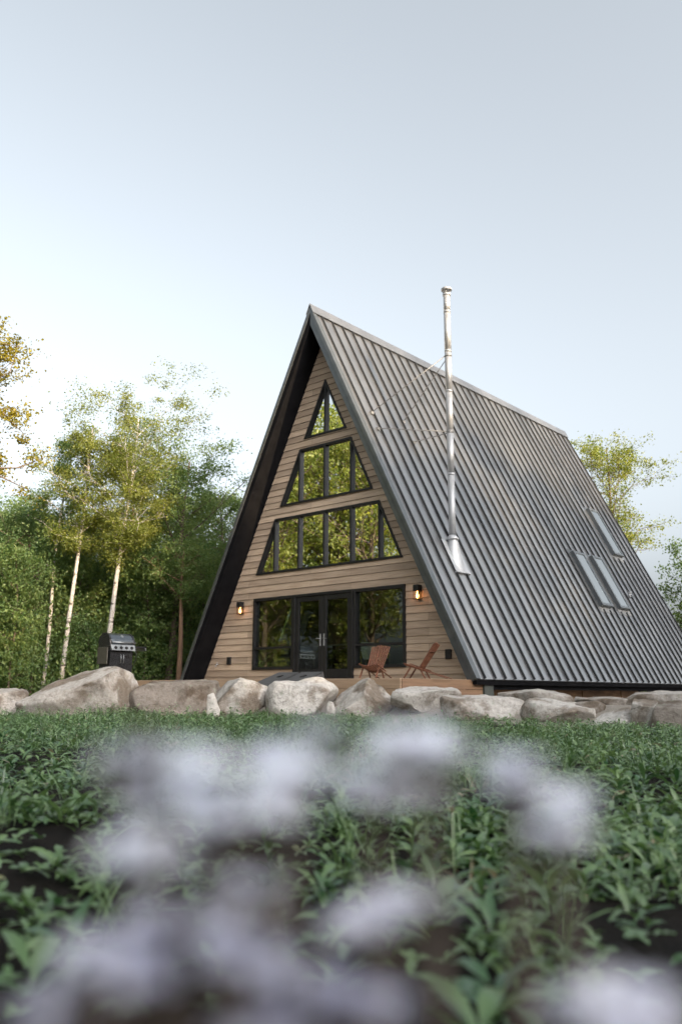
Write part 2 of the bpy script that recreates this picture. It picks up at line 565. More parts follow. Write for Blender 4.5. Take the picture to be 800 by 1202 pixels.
def window(poly, mull, glassmat, transoms=(), fw_=.055, y0=-.055, y1=.15):
    """frame bars along the outline plus mullions; the glass is a sub-part"""
    f = MB()
    n = len(poly)
    cx = sum(p[0] for p in poly)/n; cz = sum(p[1] for p in poly)/n
    def inset(d):
        out = []
        for i in range(n):
            p0, p1, p2 = Vector(poly[i-1]), Vector(poly[i]), Vector(poly[(i+1) % n])
            def nrm(a, b):
                t = (b-a).normalized(); m = Vector((-t.y, t.x))
                return m if m.dot(Vector((cx, cz))-a) > 0 else -m
            n1, n2 = nrm(p0, p1), nrm(p1, p2)
            den = 1 + n1.dot(n2)
            out.append(tuple(p1 + (n1+n2)*d/max(den, .25)))
        return out
    inn = inset(fw_)
    for i in range(n):
        j = (i+1) % n
        f.prism([poly[i], poly[j], inn[j], inn[i]], y0, y1)
    for (x, za, zb) in mull: f.box((x-.032, y0+.006, za), (x+.032, y1-.01, zb))
    for (z, xa, xb) in transoms: f.box((xa, y0+.008, z-.03), (xb, y1-.012, z+.03))
    fo = f.build('window', M_frame, house, .004, 1)
    g = MB(); g.prism(inset(fw_-.01), .028, .036)
    g.build('pane', glassmat, fo)
    return fo


zb, zt, ms = ROWS[0]
xb = (ZA-zb)/K
window([(-xb, zb), (xb, zb), (0, zt)], [(0, zb+.02, zt-.12)], M_glass)
for zb, zt, ms in ROWS[1:]:
    xb = (ZA-zb)/K; xm = max(ms)
    window([(-xb, zb), (xb, zb), (xm, zt), (-xm, zt)], [(x, zb+.02, zt-.02) for x in ms], M_glass)
window([(XL, .998), (XDL-.003, .998), (XDL-.003, ZD), (XL, ZD)], [], M_glass_low, [(1.565, XL+.02, XDL-.02)], .075)
window([(XDR+.003, .998), (XR_, .998), (XR_, ZD), (XDR+.003, ZD)], [], M_glass_low, [(1.545, XDR+.02, XR_-.02)], .075)
df = MB()
df.box((XDL, -.07, .72), (XDL+.06, .16, ZD-.07)); df.box((XDR-.06, -.07, .72), (XDR, .16, ZD-.07))
df.box((XDL, -.07, ZD-.068), (XDR, .16, ZD)); df.box((XDL+.062, -.06, .72), (XDR-.062, .16, .775))
df.build('door_frame', M_frame, house, .004, 1)
xmid = (XDL+XDR)/2
for (xa, xb, hx) in ((XDL+.063, xmid-.004, xmid-.062), (xmid+.004, XDR-.063, xmid+.062)):
    d = MB()
    w = .125
    d.box((xa, -.045, .78), (xa+w, .02, 2.825)); d.box((xb-w, -.045, .78), (xb, .02, 2.825))
    d.box((xa+w, -.043, .78), (xb-w, .018, .99)); d.box((xa+w, -.043, 2.70), (xb-w, .018, 2.825))
    do = d.build('door', M_frame, house, .004, 1)
    g = MB(); g.box((xa+w-.01, -.016, .98), (xb-w+.01, -.008, 2.71)); g.build('pane', M_glass_low, do)
    h = MB(); h.box((hx-.02, -.056, 1.56), (hx+.02, -.044, 1.86))
    h.tube([(hx, -.056, 1.74), (hx, -.10, 1.74)], .009, 8)
    h.tube([(hx, -.10, 1.74), (hx+(.11 if hx > xmid else -.11), -.102, 1.735)], .010, 8)
    h.build('handle', M_steel, do)

# --- roof: two slabs with holes for the skylights, metal sheeting with standing seams on top
def slope_pt(sgn, s, y, h):
    """s metres down the slope from the ridge, h above the outer plane"""
    cx, sx = 1/math.hypot(1, K), K/math.hypot(1, K)      # dir down the slope: (cx, -sx)
    return (sgn*(s*cx + h*sx), y, ZR - s*sx + h*cx)


SIN = K/math.hypot(1, K)
s_of_z = lambda z: (ZR-z)/SIN
RS = []   # right skylights: y0,y1,s0,s1
for y0, zt in ((7.92, 4.60), (9.25, 4.62), (11.45, 6.66)):
    RS.append((y0, y0+.72, s_of_z(zt), s_of_z(zt)+1.87))
LS = [(2.25, 2.80, s_of_z(3.0), s_of_z(1.95)), (2.90, 3.35, s_of_z(3.0), s_of_z(1.95)), (5.75, 6.5, s_of_z(5.35), s_of_z(4.72)),
      (9.0, 9.75, s_of_z(4.6), s_of_z(2.9))]
TH = .198


def roof_slab(sgn, holes):
    ys = sorted({-OV, 0.0, LB} | {h[i] for h in holes for i in (0, 1)})
    ss = sorted({0.0, L_SL} | {h[i] for h in holes for i in (2, 3)})
    m = MB()
    hole = lambda a, b: any(h[0] < a < h[1] and h[2] < b < h[3] for h in holes)
    cell = {}
    for i in range(len(ys)-1):
        for j in range(len(ss)-1):
            cell[i, j] = not hole((ys[i]+ys[i+1])/2, (ss[j]+ss[j+1])/2)
    h0, h1 = -.02, -TH
    P = lambda i, j, h: slope_pt(sgn, ss[j] if j else -h*K, ys[i], h)
    for (i, j), ok in cell.items():
        if not ok: continue
        mi = 1 if ys[i] < 0 else 0
        for h in (h0, h1):
            m.add([P(i, j, h), P(i+1, j, h), P(i+1, j+1, h), P(i, j+1, h)], [(0, 1, 2, 3)], mi)
        for (di, dj, a, b) in ((-1, 0, (i, j), (i, j+1)), (1, 0, (i+1, j), (i+1, j+1)), (0, -1, (i, j), (i+1, j)), (0, 1, (i, j+1), (i+1, j+1))):
            if not cell.get((i+di, j+dj), False):
                outer = (i+di, j+dj) not in cell
                m.add([P(*a, h0), P(*b, h0), P(*b, h1), P(*a, h1)], [(0, 1, 2, 3)], 1 if outer else mi)
    ro = m.build('roof', [M_line, M_black], house)
    # metal sheeting
    t = MB()
    ys2 = sorted({-OV-.02, LB+.02} | {h[i] for h in holes for i in (0, 1)})
    ss2 = sorted({.03, L_SL+.03} | {h[i] for h in holes for i in (2, 3)})
    for a, b in zip(ys2, ys2[1:]):
        for c, d in zip(ss2, ss2[1:]):
            if hole((a+b)/2, (c+d)/2): continue
            t.add([slope_pt(sgn, c, a, 0), slope_pt(sgn, c, b, 0), slope_pt(sgn, d, b, 0), slope_pt(sgn, d, a, 0)], [(0, 1, 2, 3)])
    # folded drip at the eave
    t.add([slope_pt(sgn, L_SL+.03, -OV-.02, 0), slope_pt(sgn, L_SL+.03, LB+.02, 0), slope_pt(sgn, L_SL+.034, LB+.02, -.05), slope_pt(sgn, L_SL+.034, -OV-.02, -.05)], [(0, 1, 2, 3)])
    # seams
    sb_ = MB()
    pitch = .418
    y = -OV + .30
    wr, hr = .013, .044
    while y < LB:
        spans = [(.06, L_SL+.02)]
        for h in holes:
            if h[0]-.09 < y < h[1]+.09:
                ns = []
                for a, b in spans:
                    if h[2]-.1 > a: ns.append((a, min(b, h[2]-.1)))
                    if h[3]+.1 < b: ns.append((max(a, h[3]+.1), b))
                spans = ns
        for a, b in spans:
            vs = []
            for s in (a, b):
                for dy, h in ((-wr-.006, -.002), (-wr, hr), (wr, hr), (wr+.006, -.002)):
                    vs.append(slope_pt(sgn, s, y+dy, h))
            sb_.add(vs, [(0, 1, 5, 4), (1, 2, 6, 5), (2, 3, 7, 6), (0, 3, 2, 1), (4, 5, 6, 7)])
        y += pitch
    t.build('metal_sheet', M_roof, ro)
    tag(sb_.build('standing_seams', M_seam, ro), 'narrow seams running down the slope, coloured near-black for their shaded sides')
    # rake trim along the front edge: a face board, a drip lip and a roof-side flange
    r = MB()
    def along(y0, y1, ha, hb):
        vs = []
        for s in (.0, L_SL+.03):
            for y, h in ((y0, ha), (y1, ha), (y1, hb), (y0, hb)): vs.append(slope_pt(sgn, s if s else -h*K, y, h))
        r.add(vs, [(0,1,2,3),(7,6,5,4),(0,4,5,1),(1,5,6,2),(2,6,7,3),(3,7,4,0)])
    along(-OV-.025, -OV-.003, -TH-.012, -.062)
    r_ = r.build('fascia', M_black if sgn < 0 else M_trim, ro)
    r = MB()
    along(-OV-.05, -OV+.11, -.060, .028)
    along(-OV-.036, -OV-.0, -.072, -.0605)
    r.build('rake_trim', M_trim, ro, .006, 2)
    return ro


roof_r = roof_slab(1, RS)
roof_l = roof_slab(-1, LS)
rc = MB()
for sgn in (1, -1):
    a = [slope_pt(sgn, .0, y, h) for y in (-OV-.06, LB+.05) for h in (.055, .047)]
    b = [slope_pt(sgn, .20, y, h) for y in (-OV-.06, LB+.05) for h in (.047, .036)]
    for e in (0, 1):    # close the apex on x = 0
        a[2*e] = (0, a[2*e][1], ZR+.125); a[2*e+1] = (0, a[2*e+1][1], ZR+.110)
    rc.add([a[0], a[1], b[1], b[0], a[2], a[3], b[3], b[2]], [(0,1,2,3),(7,6,5,4),(0,4,7,3),(1,2,6,5),(3,7,6,2)])
rc.build('ridge_cap', M_roof, house)


def skylight(sgn, h, blind=False):
    y0, y1, s0, s1 = h
    f = MB()
    def bx(ya, yb, sa, sb, ha, hb):
        vs = [slope_pt(sgn, s, y, hh) for hh in (ha, hb) for (y, s) in ((ya, sa), (yb, sa), (yb, sb), (ya, sb))]
        f.add(vs, [(0,1,2,3),(7,6,5,4),(0,4,5,1),(1,5,6,2),(2,6,7,3),(3,7,4,0)])
    w = .07
    bx(y0-.02, y0+w, s0-.02, s1+.02, -TH-.01, .125); bx(y1-w, y1+.02, s0-.02, s1+.02, -TH-.01, .125)
    bx(y0+w, y1-w, s0-.02, s0+w, -TH-.01, .123); bx(y0+w, y1-w, s1-w, s1+.02, -TH-.01, .123)
    # flashing apron
    fo = f.build('skylight', M_trim, roof_r if sgn > 0 else roof_l, .008, 2)
    f = MB()
    bx(y0+w-.01, y1-w+.01, s0+w-.01, s1-w+.01, .098, .106)
    f.build('pane', M_blind if blind else (M_skyglass if sgn > 0 else M_clear), fo)
    f = MB()
    bx(y0-.10, y1+.10, s1+.021, s1+.20, .004, .010)
    f.build('flashing', M_bracket, fo)
    f = MB()
    bx(y0-.10, y1+.10, s0-.14, s0-.021, .004, .010)
    f.build('flashing', M_trim, fo)


for h in RS: skylight(1, h)
for i, h in enumerate(LS): skylight(-1, h, i == 1)

# small roof vent by the skylights
vm = MB(); p = slope_pt(1, s_of_z(3.42), 10.75, 0)
vm.tube([p, (p[0]+.02, p[1], p[2]+.16)], .045, 12); vm.tube([(p[0]+.02, p[1], p[2]+.16), (p[0]+.02, p[1], p[2]+.20)], .075, 12)
vm.build('vent_pipe', M_flash, roof_r)

# --- stove flue
PX, PY = 3.355, .78
zroof = ZR - K*PX
flue = MB()
segs_z = [zroof+.12, 5.55, 6.60, 7.65, 8.70, 9.75, 10.18]
for a, b in zip(segs_z, segs_z[1:]): flue.tube([(PX, PY, a), (PX, PY, b-.004)], .083, 24)
for z in segs_z[1:-1]: flue.tube([(PX, PY, z-.03), (PX, PY, z+.03)], .0865, 24)
flo = flue.build('chimney', M_steel, roof_r)
cp = MB()
cp.lathe([(.083, 10.18), (.10, 10.19), (.10, 10.24), (.088, 10.245)], (PX, PY, 0), 24)
for k in range(4):
    t = k*math.pi/2+.4
    cp.box((PX+.085*math.cos(t)-.008, PY+.085*math.sin(t)-.008, 10.235), (PX+.085*math.cos(t)+.008, PY+.085*math.sin(t)+.008, 10.33))
cp.lathe([(.125, 10.325), (.135, 10.33), (.135, 10.375), (.12, 10.39), (.03, 10.405)], (PX, PY, 0), 24)
cp.build('chimney_cap', M_steel, flo)
fl = MB()
sP = s_of_z(zroof)
def fbx(ya, yb, sa, sb, ha, hb):
    vs = [slope_pt(1, s, y, hh) for hh in (ha, hb) for (y, s) in ((ya, sa), (yb, sa), (yb, sb), (ya, sb))]
    fl.add(vs, [(0,1,2,3),(7,6,5,4),(0,4,5,1),(1,5,6,2),(2,6,7,3),(3,7,4,0)])
fbx(PY-.30, PY+.30, sP-.36, sP+.54, .041, .050)
fbx(PY-.30, PY+.30, sP+.52, sP+.55, .005, .060)
# boot: from an ellipse on the slope to the pipe
vs = []; fs = []; n = 24
for j in range(7):
    t = j/6
    for k in range(n):
        a = 2*math.pi*k/n
        base = Vector(slope_pt(1, sP+.12 + .42*math.cos(a), PY+.19*math.sin(a), .05))
        # top ring lies round the pipe axis
        ang = math.atan2(math.sin(a), math.cos(a))
        top = Vector((PX+.115*math.cos(ang), PY+.115*math.sin(ang), zroof+.34))
        q = base.lerp(top, t)
        vs.append(tuple(q))
for j in range(6):
    for k in range(n): fs.append((j*n+k, j*n+(k+1) % n, (j+1)*n+(k+1) % n, (j+1)*n+k))
fl.add(vs, fs, 0, True)
fl.lathe([(.085, zroof+.335), (.145, zroof+.34), (.15, zroof+.37), (.10, zroof+.43), (.085, zroof+.45)], (PX, PY, 0), 24)
fl.build('flashing', M_flash, flo)
for (zp, ends) in ((8.57, ((7.30, PY-.78), (7.42, PY+.62))), (6.62, ((6.82, PY-.82), (6.80, PY+.65)))):
    br = MB()
    br.tube([(PX, PY, zp-.02), (PX, PY, zp+.02)], .091, 20)
    for (ze_, ye) in ends:
        q = slope_pt(1, s_of_z(ze_), ye, .03)
        br.tube([(PX-.05, PY+(ye-PY)*.08, zp), q], .011, 6)
        br.box((q[0]-.04, q[1]-.05, q[2]-.05), (q[0]+.03, q[1]+.05, q[2]+.02))
    br.build('brace', M_bracket, flo)

# --- base of the house
fb = MB()
fb.box((-XE+.10, -.02, .50), (XE-.10, LB-.3, .655)); fb.build('floor_platform', M_black, house)
ff = MB(); ff.box((-XE+.3, .145, .66), (XE-.3, LB-.32, .80)); ff.build('interior_floor', M_floor_in, house)
for s in (1, -1):
    eb = MB(); eb.box((min(s*(XE-.02), s*(XE-.32)), -OV+.02, .60), (max(s*(XE-.02), s*(XE-.32)), LB, .70))
    eb.build('eave_soffit', M_black, house)
sk = MB()
sk.box((XE-.42, .25, .20), (XE-.38, 8.6, .60))
for y in (2.6, 5.0, 7.4): sk.box((XE-.379, y-.045, .2), (XE-.36, y+.045, .60))
sk.build('skirt_board', M_skirt, house)
cb_ = MB(); cb_.box((XE-.36, -.22, .16), (XE-.06, .14, .60)); cb_.build('corner_block', M_dkgreen, house, .01)
for y in (9.4, 11.6, 13.6):
    pr = MB(); pr.tube([(XE-.35, y, .1), (XE-.35, y, .60)], .06, 14); pr.build('pier', M_flash, house)

# --- wall lamps and sockets
for px_, label in ((-3.005, 'small black wall lantern glowing left of the ground floor window'),
                   (2.965, 'small black wall lantern glowing right of the ground floor window, above the slatted chairs')):
    w = empty('wall_lamp', (px_, -.03, 2.50)); tag(w, label, 'wall lamp', 'wall lanterns on the gable')
    b = MB(); b.box((-.045, -.02, .0), (.045, .004, .32)); b.build('back_plate', M_frame, w, .003)
    b = MB(); b.box((-.075, -.165, .19), (.075, -.021, .335)); b.build('hood', M_frame, w, .004)
    b = MB()
    for x in (-.068, .056):
        for y in (-.158, -.04): b.box((x, y, -.005), (x+.012, y+.012, .19))
    for (a, c) in (((-.068, -.158, -.005), (.068, -.146, .007)), ((-.068, -.04, -.005), (.068, -.028, .007)), ((-.068, -.145, -.004), (-.056, -.041, .006)), ((.056, -.145, -.004), (.068, -.041, .006))):
        b.box(a, c)
    b.build('cage', M_frame, w)
    b = MB(); b.lathe([(.01, .03), (.026, .045), (.033, .085), (.026, .125), (.015, .16), (.015, .19)], (0, -.09, 0), 14); b.build('bulb', M_bulb, w)
for x, z, label in ((-3.484, 1.26, 'small black outdoor socket box low on the siding left of the window'),
                    (3.712, 1.26, 'small black outdoor socket box on the siding behind the right slatted chair')):
    w = empty('socket_box', (x, -.02, z)); tag(w, label, 'socket', 'outdoor sockets on the gable')
    b = MB(); b.box((-.075, -.05, -.105), (.075, .0, .105)); b.build('cover', M_frame, w, .012, 3)
    b = MB(); b.box((-.06, -.06, .06), (.06, -.0505, .085)); b.build('hinge', M_frame, w)
w = empty('garden_tap', (-3.94, -.02, 1.17)); tag(w, 'tiny pale garden tap on the siding beside the left socket box', 'tap')
b = MB(); b.tube([(0, .0, 0), (0, -.07, 0), (0, -.10, -.03), (0, -.10, -.07)], .013, 10); b.build('spout', M_flash, w)
b = MB(); b.tube([(0, -.05, .01), (0, -.05, .045)], .006, 8); b.tube([(-.03, -.05, .047), (.03, -.05, .047)], .007, 8); b.build('handle', M_flash, w)

# --- things inside, seen through the glass
t = empty('kitchen_island', (-1.6, 3.0, .80)); tag(t, 'kitchen island with white worktop inside behind the glass door', 'kitchen island')
b = MB(); b.box((-1.05, -.38, 0), (1.05, .38, .93)); b.build('cabinet', M_frame, t, .005)
b = MB(); b.box((-1.15, -.45, .931), (1.15, .45, .975)); b.build('worktop', M_white, t, .005)
for (x, y, lb) in ((-2.42, 3.0, 'white cone pendant lamp hanging inside above the left end of the island'), (-1.0, 3.0, 'white cone pendant lamp hanging inside above the right end of the island')):
    t = empty('pendant_lamp', (x, y, 2.45)); tag(t, lb, 'pendant lamp', 'pendant lamps over the island')
    b = MB(); b.lathe([(.24, 0), (.235, .03), (.15, .20), (.06, .33), (.03, .36)], (0, 0, 0), 20); b.build('lamp_shade', M_white, t)
    b = MB(); b.tube([(0, 0, .36), (0, 0, 3.2)], .006, 6); b.build('cord', M_frame, t)
t = empty('refrigerator', (-.25, 3.7, .80)); tag(t, 'pale grey green tall refrigerator inside behind the right window', 'refrigerator')
b = MB(); b.box((-.45, -.35, .02), (.45, .35, 2.02)); b.build('body', M_palegreen, t, .012)
b = MB(); b.box((-.445, -.385, .75), (.445, -.353, 2.01)); b.build('door', M_palegreen, t, .008)
b = MB(); b.box((-.445, -.385, .04), (.445, -.353, .735)); b.build('drawer_front', M_palegreen, t, .008)
b = MB(); b.tube([(-.38, -.40, .9), (-.38, -.42, .95), (-.38, -.42, 1.5), (-.38, -.40, 1.55)], .011, 8); b.build('handle', M_steel, t)
t = empty('white_armchair', (.80, 1.0, .80), R(70)); tag(t, 'white plastic shell chair inside behind the right window', 'chair')
b = MB()
pr = [(-.24, .46), (-.10, .43), (.12, .43), (.20, .47), (.26, .62), (.31, .86)]
for a, c in zip(pr, pr[1:]): b.prism([(a[0], a[1]), (c[0], c[1]), (c[0]+.012, c[1]+.02), (a[0], a[1]+.022)], -.23, .23, 0, 'x')
b.build('shell', M_white, t)
for x in (-.2, .2):
    for y in (-.2, .2):
        b = MB(); b.tube([(x*.7, y*.7, .43), (x, y, 0)], .012, 8); b.build('leg', M_steel, t)
t = empty('wood_stove', (2.2, 1.35, .80)); tag(t, 'black wood stove inside by the right window', 'stove')
b = MB(); b.box((-.32, -.28, .18), (.32, .28, .85)); b.build('body', M_enamel, t, .02)
b = MB(); b.box((-.22, -.30, .30), (.22, -.281, .72)); b.build('door', M_frame, t, .01)
for x in (-.26, .26):
    for y in (-.22, .22):
        b = MB(); b.tube([(x, y, 0), (x, y, .18)], .02, 8); b.build('leg', M_enamel, t)

# ------------------------------------------------------------------ deck
deck = empty('timber_deck', (-.7, -1.5, .34)); DX = .7; DYo = 1.5
tag(deck, 'low timber deck along the gable front, carrying the chairs and the grill', 'deck')
DZ = .70
def dl(p): return (p[0]+.7, p[1]+1.5, p[2]-.34)
b = MB()
nb = 20; wdt = 2.96/nb
for i in range(nb):
    y0 = -2.99 + i*wdt
    b.box(dl((-6.6, y0, DZ-.032)), dl((4.63, y0+wdt-.007, DZ)))
b.build('decking', M_deck, deck)
for (a, c) in (((-6.62, -3.03, DZ-.19), (4.655, -2.992, DZ-.004)), ((-6.62, -3.028, DZ-.375), (4.653, -2.994, DZ-.197))):
    b = MB(); b.box(dl(a), dl(c)); b.build('fascia_board', M_fascia, deck, .004)
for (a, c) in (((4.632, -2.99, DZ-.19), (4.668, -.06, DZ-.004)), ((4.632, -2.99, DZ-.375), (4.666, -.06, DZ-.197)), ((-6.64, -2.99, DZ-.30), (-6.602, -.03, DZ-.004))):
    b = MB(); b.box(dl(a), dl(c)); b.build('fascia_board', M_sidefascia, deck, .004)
b = MB()
for y in (-2.9, -2.2, -1.5, -.8): b.box(dl((-6.55, y-.02, DZ-.20)), dl((4.6, y+.02, DZ-.034)))
b.build('joist', M_fascia, deck)

# --- two slatted folding chairs on the deck
def slat_chair(loc, rz, label):
    """local: faces -y"""
    t = empty('slat_chair', loc, rz); t.scale = (.80, .76, .76); tag(t, label, 'chair', 'slatted wooden chairs on the deck')
    cr = Vector((0, .16, .27))                  # where the two planes cross
    sd = (Vector((0, .98, .02)) - Vector((0, -.40, .44)))
    front, rear = Vector((0, -.36, .43)), Vector((0, .86, .02))
    top, low = Vector((0, .52, .98)), Vector((0, .06, .16))
    n = 9
    s = MB(); bk_ = MB()
    for i in range(n):
        x = -.25 + .5*i/(n-1)
        dip = .05*(1-(2*i/(n-1)-1)**2)
        long_leg = i in (1, n-2)
        e = rear if long_leg else cr.lerp(rear, .16)
        if i % 2 == 0 or long_leg:
            pass
        s.bar((x, front.y+.02*abs(i-4)/4, front.z-dip*.5), (x, e.y, e.z-(0 if long_leg else dip)), .036, .022, (1, 0, 0)) if False else \
            s.bar((x, front.y+.03*abs(i-4)/4, front.z-dip), (x, e.y, e.z-(0 if long_leg else dip*.7)), .038, .020, (0, .3, 1))
        xt = x*(1.02)
        bk_.bar((x*.92+.018*(1 if i < n//2 else -1), low.y, low.z+.10-dip*.4), (xt, top.y, top.z - .05*abs(i-4)/4), .038, .020, (0, 1, .4))
    s.build('seat', M_chair, t, .003, 1)
    bk_.build('backrest', M_chair, t, .003, 1)
    for x in (-.235, .235):
        l = MB(); l.bar((x, -.12, .36), (x, -.36, .0), .030, .042, (0, 1, .6)); l.build('leg', M_chair, t, .003, 1)
    for x in (-.20, .20):
        l = MB(); l.bar((x, .10, .30), (x, .26, .0), .028, .040, (0, 1, .3)); l.build('leg', M_chair, t, .003, 1)
    for (w_, y_, z_) in ((.27, cr.y-.02, cr.z-.05), (.26, -.13, .345), (.26, .40, .735)):
        l = MB(); l.tube([(-w_, y_, z_), (w_, y_, z_)], .011, 8); l.build('rod', M_chair, t)
    return t


slat_chair((2.74, -1.45, DZ), R(12), 'reddish slatted wooden chair in front of the right ground floor window, back to the glass')
slat_chair((3.82, -1.3, DZ), R(-72), 'reddish slatted wooden chair seen from the side against bare siding near the roof foot')

# --- two dark bean-bag game boards leaning on the deck edge
for x0, label in ((2.12, 'dark wooden game board with round hole, right of two leaning on the deck edge'),
                  (1.46, 'dark wooden game board, left of two leaning on the deck edge before the doors')):
    t = empty('game_board', (x0, -4.10, .35), 0); tag(t, label, 'game board', 'game boards leaning on the deck')
    t.rotation_euler = (R(18.5), 0, 0)
    hn = 24; hc = (.30, .92); hr_ = .08
    b = MB()
    # top with a hole: ring of quads to the outline
    outl = []
    for k in range(hn):
        a = 2*math.pi*(k+.5)/hn
        dx, dy = math.cos(a), math.sin(a)
        tmin = min(((.60-hc[0]) if dx > 0 else hc[0])/abs(dx), ((1.20-hc[1]) if dy > 0 else hc[1])/abs(dy))
        outl.append((hc[0]+dx*tmin, hc[1]+dy*tmin))
    cor = [(.6, 1.2), (0, 1.2), (0, 0), (.6, 0)]
    ins = [(hc[0]+hr_*math.cos(2*math.pi*(k+.5)/hn), hc[1]+hr_*math.sin(2*math.pi*(k+.5)/hn)) for k in range(hn)]
    for k in range(hn):
        j = (k+1) % hn
        o0, o1 = outl[k], outl[j]
        poly = [ins[k], o0]
        if abs(o0[0]-o1[0]) > 1e-6 and abs(o0[1]-o1[1]) > 1e-6:
            poly.append(min(cor, key=lambda c: (c[0]-(o0[0]+o1[0])/2)**2+(c[1]-(o0[1]+o1[1])/2)**2))
        poly += [o1, ins[j]]
        m_ = len(poly)
        b.add([(x, y, .115) for x, y in poly]+[(x, y, .10) for x, y in poly], [tuple(range(m_)), tuple(range(2*m_-1, m_-1, -1)), (m_-1, 0, m_, 2*m_-1)])
    b.build('top_board', M_darkwood, t)
    b = MB()
    b.box((0.004, .004, 0), (.03, 1.196, .098)); b.box((.57, .004, 0), (.596, 1.196, .098)); b.box((.031, .004, 0), (.569, .03, .098)); b.box((.031, 1.17, 0), (.569, 1.196, .098))
    b.build('side_frame', M_darkwood, t)

# ------------------------------------------------------------------ gas grill at the left end of the deck
gp = at(135, 790, 21.8)
gr = empty('gas_grill', (gp[0], gp[1], DZ), R(90)); gr.scale = (.90, .92, .93)      # local -y is the front; turned to face +x
tag(gr, 'black gas grill with closed lid and four knobs, standing behind the big slanted boulder', 'grill')
S = 1.0
b = MB(); b.box((-.36, -.25, .12), (.36, .25, .78)); b.build('cabinet', M_enamel, gr, .008)
for xa, xb in ((-.345, -.004), (.004, .345)):
    b = MB(); b.box((xa, -.272, .15), (xb, -.251, .745)); d = b.build('door', M_enamel, gr, .006)
    b = MB(); hx = xb-.04 if xa < 0 else xa+.04
    b.tube([(hx, -.275, .45), (hx, -.30, .46), (hx, -.30, .66), (hx, -.275, .67)], .009, 8); b.build('handle', M_panelsteel, d)
b = MB(); b.box((-.40, -.28, .78), (.40, .27, .90)); b.build('firebox', M_enamel, gr, .01)
b = MB(); b.prism([(-.36, .775), (-.30, .93), (-.281, .93), (-.281, .775)], -.38, .38, 0, 'x'); pn = b.build('control_panel', M_panelsteel, gr, .006)
for k in range(4):
    x = -.26+.173*k
    b = MB(); b.tube([(x, -.33, .853), (x, -.372, .836)], [.042, .036], 16); b.build('knob', M_rubber, pn)
b = MB()
pr = [(.26, .905), (.27, 1.02), (.23, 1.14), (.12, 1.22), (-.04, 1.235), (-.17, 1.18), (-.26, 1.06), (-.29, .905)]
b.prism(pr, -.345, .345, 0, 'x'); lid = b.build('lid', M_lid, gr, .012, 3)
for s in (-1, 1):
    b = MB(); q = [(y*1.0+(.004), z) for y, z in [(.272, .902), (.282, 1.02), (.24, 1.15), (.125, 1.232), (-.04, 1.247), (-.178, 1.19), (-.272, 1.064), (-.302, .902)]]
    b.prism(q, s*.346, s*.40, 0, 'x'); b.build('lid_end', M_enamel, lid, .008)
b = MB(); b.tube([(-.34, -.27, .99), (-.34, -.345, .985)], .012, 8); b.tube([(.34, -.27, .99), (.34, -.345, .985)], .012, 8)
b.tube([(-.37, -.345, .985), (.37, -.345, .985)], .019, 12); b.build('handle', M_panelsteel, lid)
b = MB(); b.tube([(.02, -.186, 1.150), (.02, -.20, 1.160)], .045, 18); b.build('badge', M_panelsteel, lid)
b = MB(); b.box((-.455, -.24, .42), (-.425, .22, .86)); b.box((-.426, -.05, .76), (-.36, .05, .80)); b.build('folded_shelf', M_olive, gr, .008)
b = MB(); b.box((.405, -.26, .865), (.80, .24, .905)); b.build('side_shelf', M_enamel, gr, .008)
b = MB(); b.box((.78, -.25, .80), (.815, .23, .863)); b.build('towel_rail', M_panelsteel, gr, .004)
b = MB(); b.tube([(.55, -.1, .86), (.55, -.16, .70), (.58, -.1, .55), (.5, -.05, .35)], .012, 8); b.build('gas_hose', M_rubber, gr)
for x in (-.31, .31):
    for y in (-.2, .2):
        b = MB(); b.tube([(x-.02, y, .05), (x+.02, y, .05)], .05, 16); b.tube([(x, y, .05), (x, y, .12)], .02, 8); b.build('wheel', M_rubber, gr)

